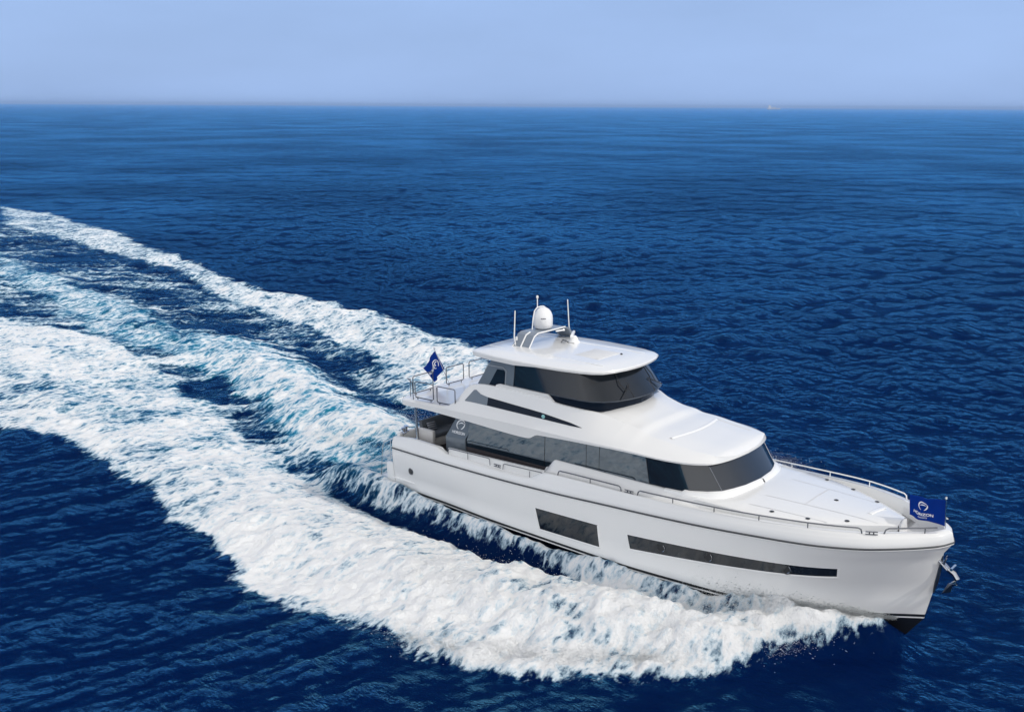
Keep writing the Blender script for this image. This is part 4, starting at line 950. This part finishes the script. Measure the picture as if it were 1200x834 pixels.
# =================================================================== SPRAY
def spray():
    rg = np.random.default_rng(5); P = []; Sz = []; Vv = []
    V = 9.5
    # bow sheet thrown to starboard and to port
    for sg, N_, nf in ((-1, 110000, 1100), (1, 12000, 150)):
        fx = 23.1-rg.random(nf)**1.2*(2.3 if sg < 0 else 8); fsp = np.minimum(rg.gamma(6, .16, nf), 1.75)      # ragged filaments of water leaving the hull
        fvy = (1.2+rg.random(nf)*2.8)*fsp; fvz = (.8+rg.random(nf)*2.2)*fsp**.8*np.interp(fx, [14, 18, 22, 23], [.5, .7, .95, .7]); fvx = -(V*(.42+.42*rg.random(nf)))
        k_ = rg.integers(0, nf, N_); x0 = fx[k_]; vy, vz, vx = fvy[k_], fvz[k_], fvx[k_]
        b = np.interp(x0, [13, 15.8, 18.9, 20.4, 22.55, 23.5], [3.4, 3.22, 2.8, 2.22, 1.0, .3]); z0 = .45+x0*.022
        tmax = (vz+np.sqrt(vz**2+2*9.8*z0))/9.8; t = rg.random(N_)**.95*tmax*(.35+.65*rg.random(nf)[k_]); jit = (.03+.16*t)[:, None]
        pts = np.stack([x0+vx*t, sg*(b+vy*t), z0+vz*t-4.9*t*t], 1)+rg.normal(0, 1, (N_, 3))*jit
        k = pts[:, 2] > -.1
        P.append(pts[k]); Sz.append((rg.random(k.sum())**2*.024+.010)); Vv.append(np.stack([vx, sg*vy, vz-9.8*t], 1)[k])
    # ragged droplets along the outer foam edge
    E_ = np.array([(21.6, -2.6), (20.2, -4.6), (19.2, -6.4), (18.4, -7.6), (16.2, -9.2), (14.7, -10.4), (12.2, -12.0), (10.7, -12.6), (8, -13.1), (6.4, -14), (3, -14.1), (-.7, -12.9), (-5.6, -12)])
    L_ = np.concatenate([[0], np.cumsum(np.hypot(*np.diff(E_, axis=0).T))]); N_ = 22000; s = rg.random(N_)**2.2*L_[-1]*.5; cl_ = .25+.75*(vnoise(s*1.3, s*0+3.)>.45)
    x = np.interp(s, L_, E_[:, 0])+rg.normal(0, .3, N_)*cl_; y = np.interp(s, L_, E_[:, 1])+rg.normal(0, .38, N_)*cl_+.55
    z = np.abs(rg.normal(0, .22, N_))+.05+.25*rg.random(N_)
    P.append(np.stack([x, y, z], 1)); Sz.append(rg.random(N_)**2*.022+.009); Vv.append(np.tile([-3, -2, .5], (N_, 1)).astype(float))
    # tumbling tops of the bow wave
    E_ = np.array([(21, -2.9), (18.5, -4.8), (15.5, -6.2), (12, -7.2), (7, -8.2)]); L_ = np.concatenate([[0], np.cumsum(np.hypot(*np.diff(E_, axis=0).T))]); N_ = 9000; s = rg.random(N_)*L_[-1]
    x = np.interp(s, L_, E_[:, 0])+rg.normal(0, .8, N_); y = np.interp(s, L_, E_[:, 1])-.5+rg.normal(0, .75, N_)
    z = .75+np.abs(rg.normal(0, .32, N_)); P.append(np.stack([x, y, z], 1)); Sz.append(rg.random(N_)**2*.02+.009); Vv.append(np.tile([-3, -1.5, .8], (N_, 1)).astype(float))
    # stern rooster and starboard trough splashes
    N_ = 12000; s = rg.random(N_); x = -.5-s*9+rg.normal(0, .5, N_); y = rg.uniform(-3.2, 3.4, N_)*(1)+s*2.2; z = .3+np.abs(rg.normal(0, .4, N_))*(1-.4*s)+.7*np.sin(np.pi*np.clip(s*1.2, 0, 1))
    P.append(np.stack([x, y, z], 1)); Sz.append(rg.random(N_)**2*.02+.008); Vv.append(np.tile([-3, 0, .8], (N_, 1)).astype(float))
    # port splash seen past the foredeck
    N_ = 60000; x = 15.6+rg.normal(0, .75, N_); y = 4.2+np.abs(rg.normal(0, .5, N_)); z = 1.2+np.abs(rg.normal(0, 1.15, N_)); k = z < 3.7+.3*rg.random(N_)
    P.append(np.stack([x, y, z], 1)[k]); Sz.append((rg.random(N_)**2*.016+.007)[k]); Vv.append(np.tile([-2, 1, 1.], (k.sum(), 1)))
    P = np.concatenate(P); Sz = np.concatenate(Sz)*.42; Vv = np.concatenate(Vv); Vv += rg.normal(0, 1.1, Vv.shape)
    d = Vv/np.linalg.norm(Vv, axis=1)[:, None]; a = np.cross(d, [0.1, .2, 1.]); a /= np.linalg.norm(a, axis=1)[:, None]; b = np.cross(d, a)
    el = (1.2+rg.random(len(P))**2*3.8)[:, None]; Sz = Sz[:, None]
    q_ = (-.5*a+.866*b); r_ = (-.5*a-.866*b)
    V6 = np.stack([P+d*Sz*el, P-d*Sz*el, P+a*Sz, P+q_*Sz, P+r_*Sz], 1).reshape(-1, 3)
    fc = np.array([(0, 2, 3), (0, 3, 4), (0, 4, 2), (1, 3, 2), (1, 4, 3), (1, 2, 4)])
    F_ = (np.arange(len(P))[:, None, None]*5+fc[None]).reshape(-1, 3).astype(np.int32)
    me_ = bpy.data.meshes.new("sea_spray"); me_.vertices.add(len(V6)); me_.vertices.foreach_set("co", V6.astype(np.float32).ravel())
    me_.loops.add(F_.size); me_.loops.foreach_set("vertex_index", F_.ravel()); me_.polygons.add(len(F_))
    me_.polygons.foreach_set("loop_start", np.arange(0, F_.size, 3, dtype=np.int32)); me_.polygons.foreach_set("loop_total", np.full(len(F_), 3, np.int32))
    me_.update(calc_edges=True)
    m = bpy.data.materials.new("spray_droplets"); m.use_nodes = True; n = m.node_tree.nodes; L = m.node_tree.links
    n.remove(n["Principled BSDF"]); up_ = n.new("ShaderNodeCombineXYZ"); up_.inputs[0].default_value = .25; up_.inputs[1].default_value = -.15; up_.inputs[2].default_value = .95
    d_ = n.new("ShaderNodeBsdfDiffuse"); d_.inputs[0].default_value = (.93, .97, .99, 1); L.new(up_.outputs[0], d_.inputs["Normal"])
    t_ = n.new("ShaderNodeBsdfTranslucent"); t_.inputs[0].default_value = (.93, .97, .99, 1); mx = n.new("ShaderNodeMixShader"); mx.inputs[0].default_value = .4
    L.new(d_.outputs[0], mx.inputs[1]); L.new(t_.outputs[0], mx.inputs[2]); L.new(mx.outputs[0], n["Material Output"].inputs[0])
    me_.materials.append(m)
    o = bpy.data.objects.new("sea_spray", me_); COL.objects.link(o); o["kind"] = "stuff"
    o["label"] = "white spray droplets flying off the bow wave"; o["category"] = "spray"
spray()

# =================================================================== distant ship
def ship():
    d = fw*1180+r2*(907-600)-u2*(124.5-417); d.z = 0; d.normalize(); p = Vector((34, -33.6, 0))+d*9000
    e = empty("cargo_ship", (p.x, p.y, 0), (0, 0, math.atan2(rt.y, rt.x)+.3)); e["label"] = "tiny pale ship far away on the hazy horizon"; e["category"] = "ship"
    hm = mat("distant_hull", (.55, .58, .65), .6); wm = mat("distant_house", (.82, .80, .80), .6)
    hw = [(-60, 7, 9), (-50, 9, 8), (30, 9, 8), (50, 6, 9), (62, .3, 12)]
    v = []; f = []
    for x, b, z in hw: v += [(x, -b, z), (x, -b*.8, -1), (x, b*.8, -1), (x, b, z)]
    for i in range(4): f += [(4*i+j, 4*i+(j+1) % 4, 4*i+4+(j+1) % 4, 4*i+4+j) for j in range(4)]
    f += [(0, 1, 2, 3), (19, 18, 17, 16)]
    me_obj("hull", v, f, hm, e)
    MB().box((-40, 0, 18), (16, 16, 22), None, .5).box((-44, 0, 32), (6, 6, 8), None, .5).build("superstructure", wm, e)
    MB().box((-5, 0, 13), (44, 14, 10), None, .5).build("deck_cargo", hm, e)
    MB().tube([(48, 0, 8), (48, 0, 24)], .8, 6).build("mast", wm, e)
ship()

# =================================================================== haze: the air itself
HS, HAZE_D = 26000, 9e-5
hb = MB().box((0, 0, 22.0), (2*HS, 2*HS, 48.0))
mh_ = bpy.data.materials.new("sea_haze"); mh_.use_nodes = True; n = mh_.node_tree.nodes; L = mh_.node_tree.links; n.remove(n["Principled BSDF"])
pvn = n.new("ShaderNodeVolumePrincipled"); pvn.inputs["Color"].default_value = (.44, .64, 1.0, 1); pvn.inputs["Density"].default_value = HAZE_D; pvn.inputs["Anisotropy"].default_value = 0.0
L.new(pvn.outputs[0], n["Material Output"].inputs["Volume"])
ho = hb.build("haze", mh_, None, False); ho["kind"] = "stuff"; ho["label"] = "thin sea haze in the air"; ho["category"] = "haze"
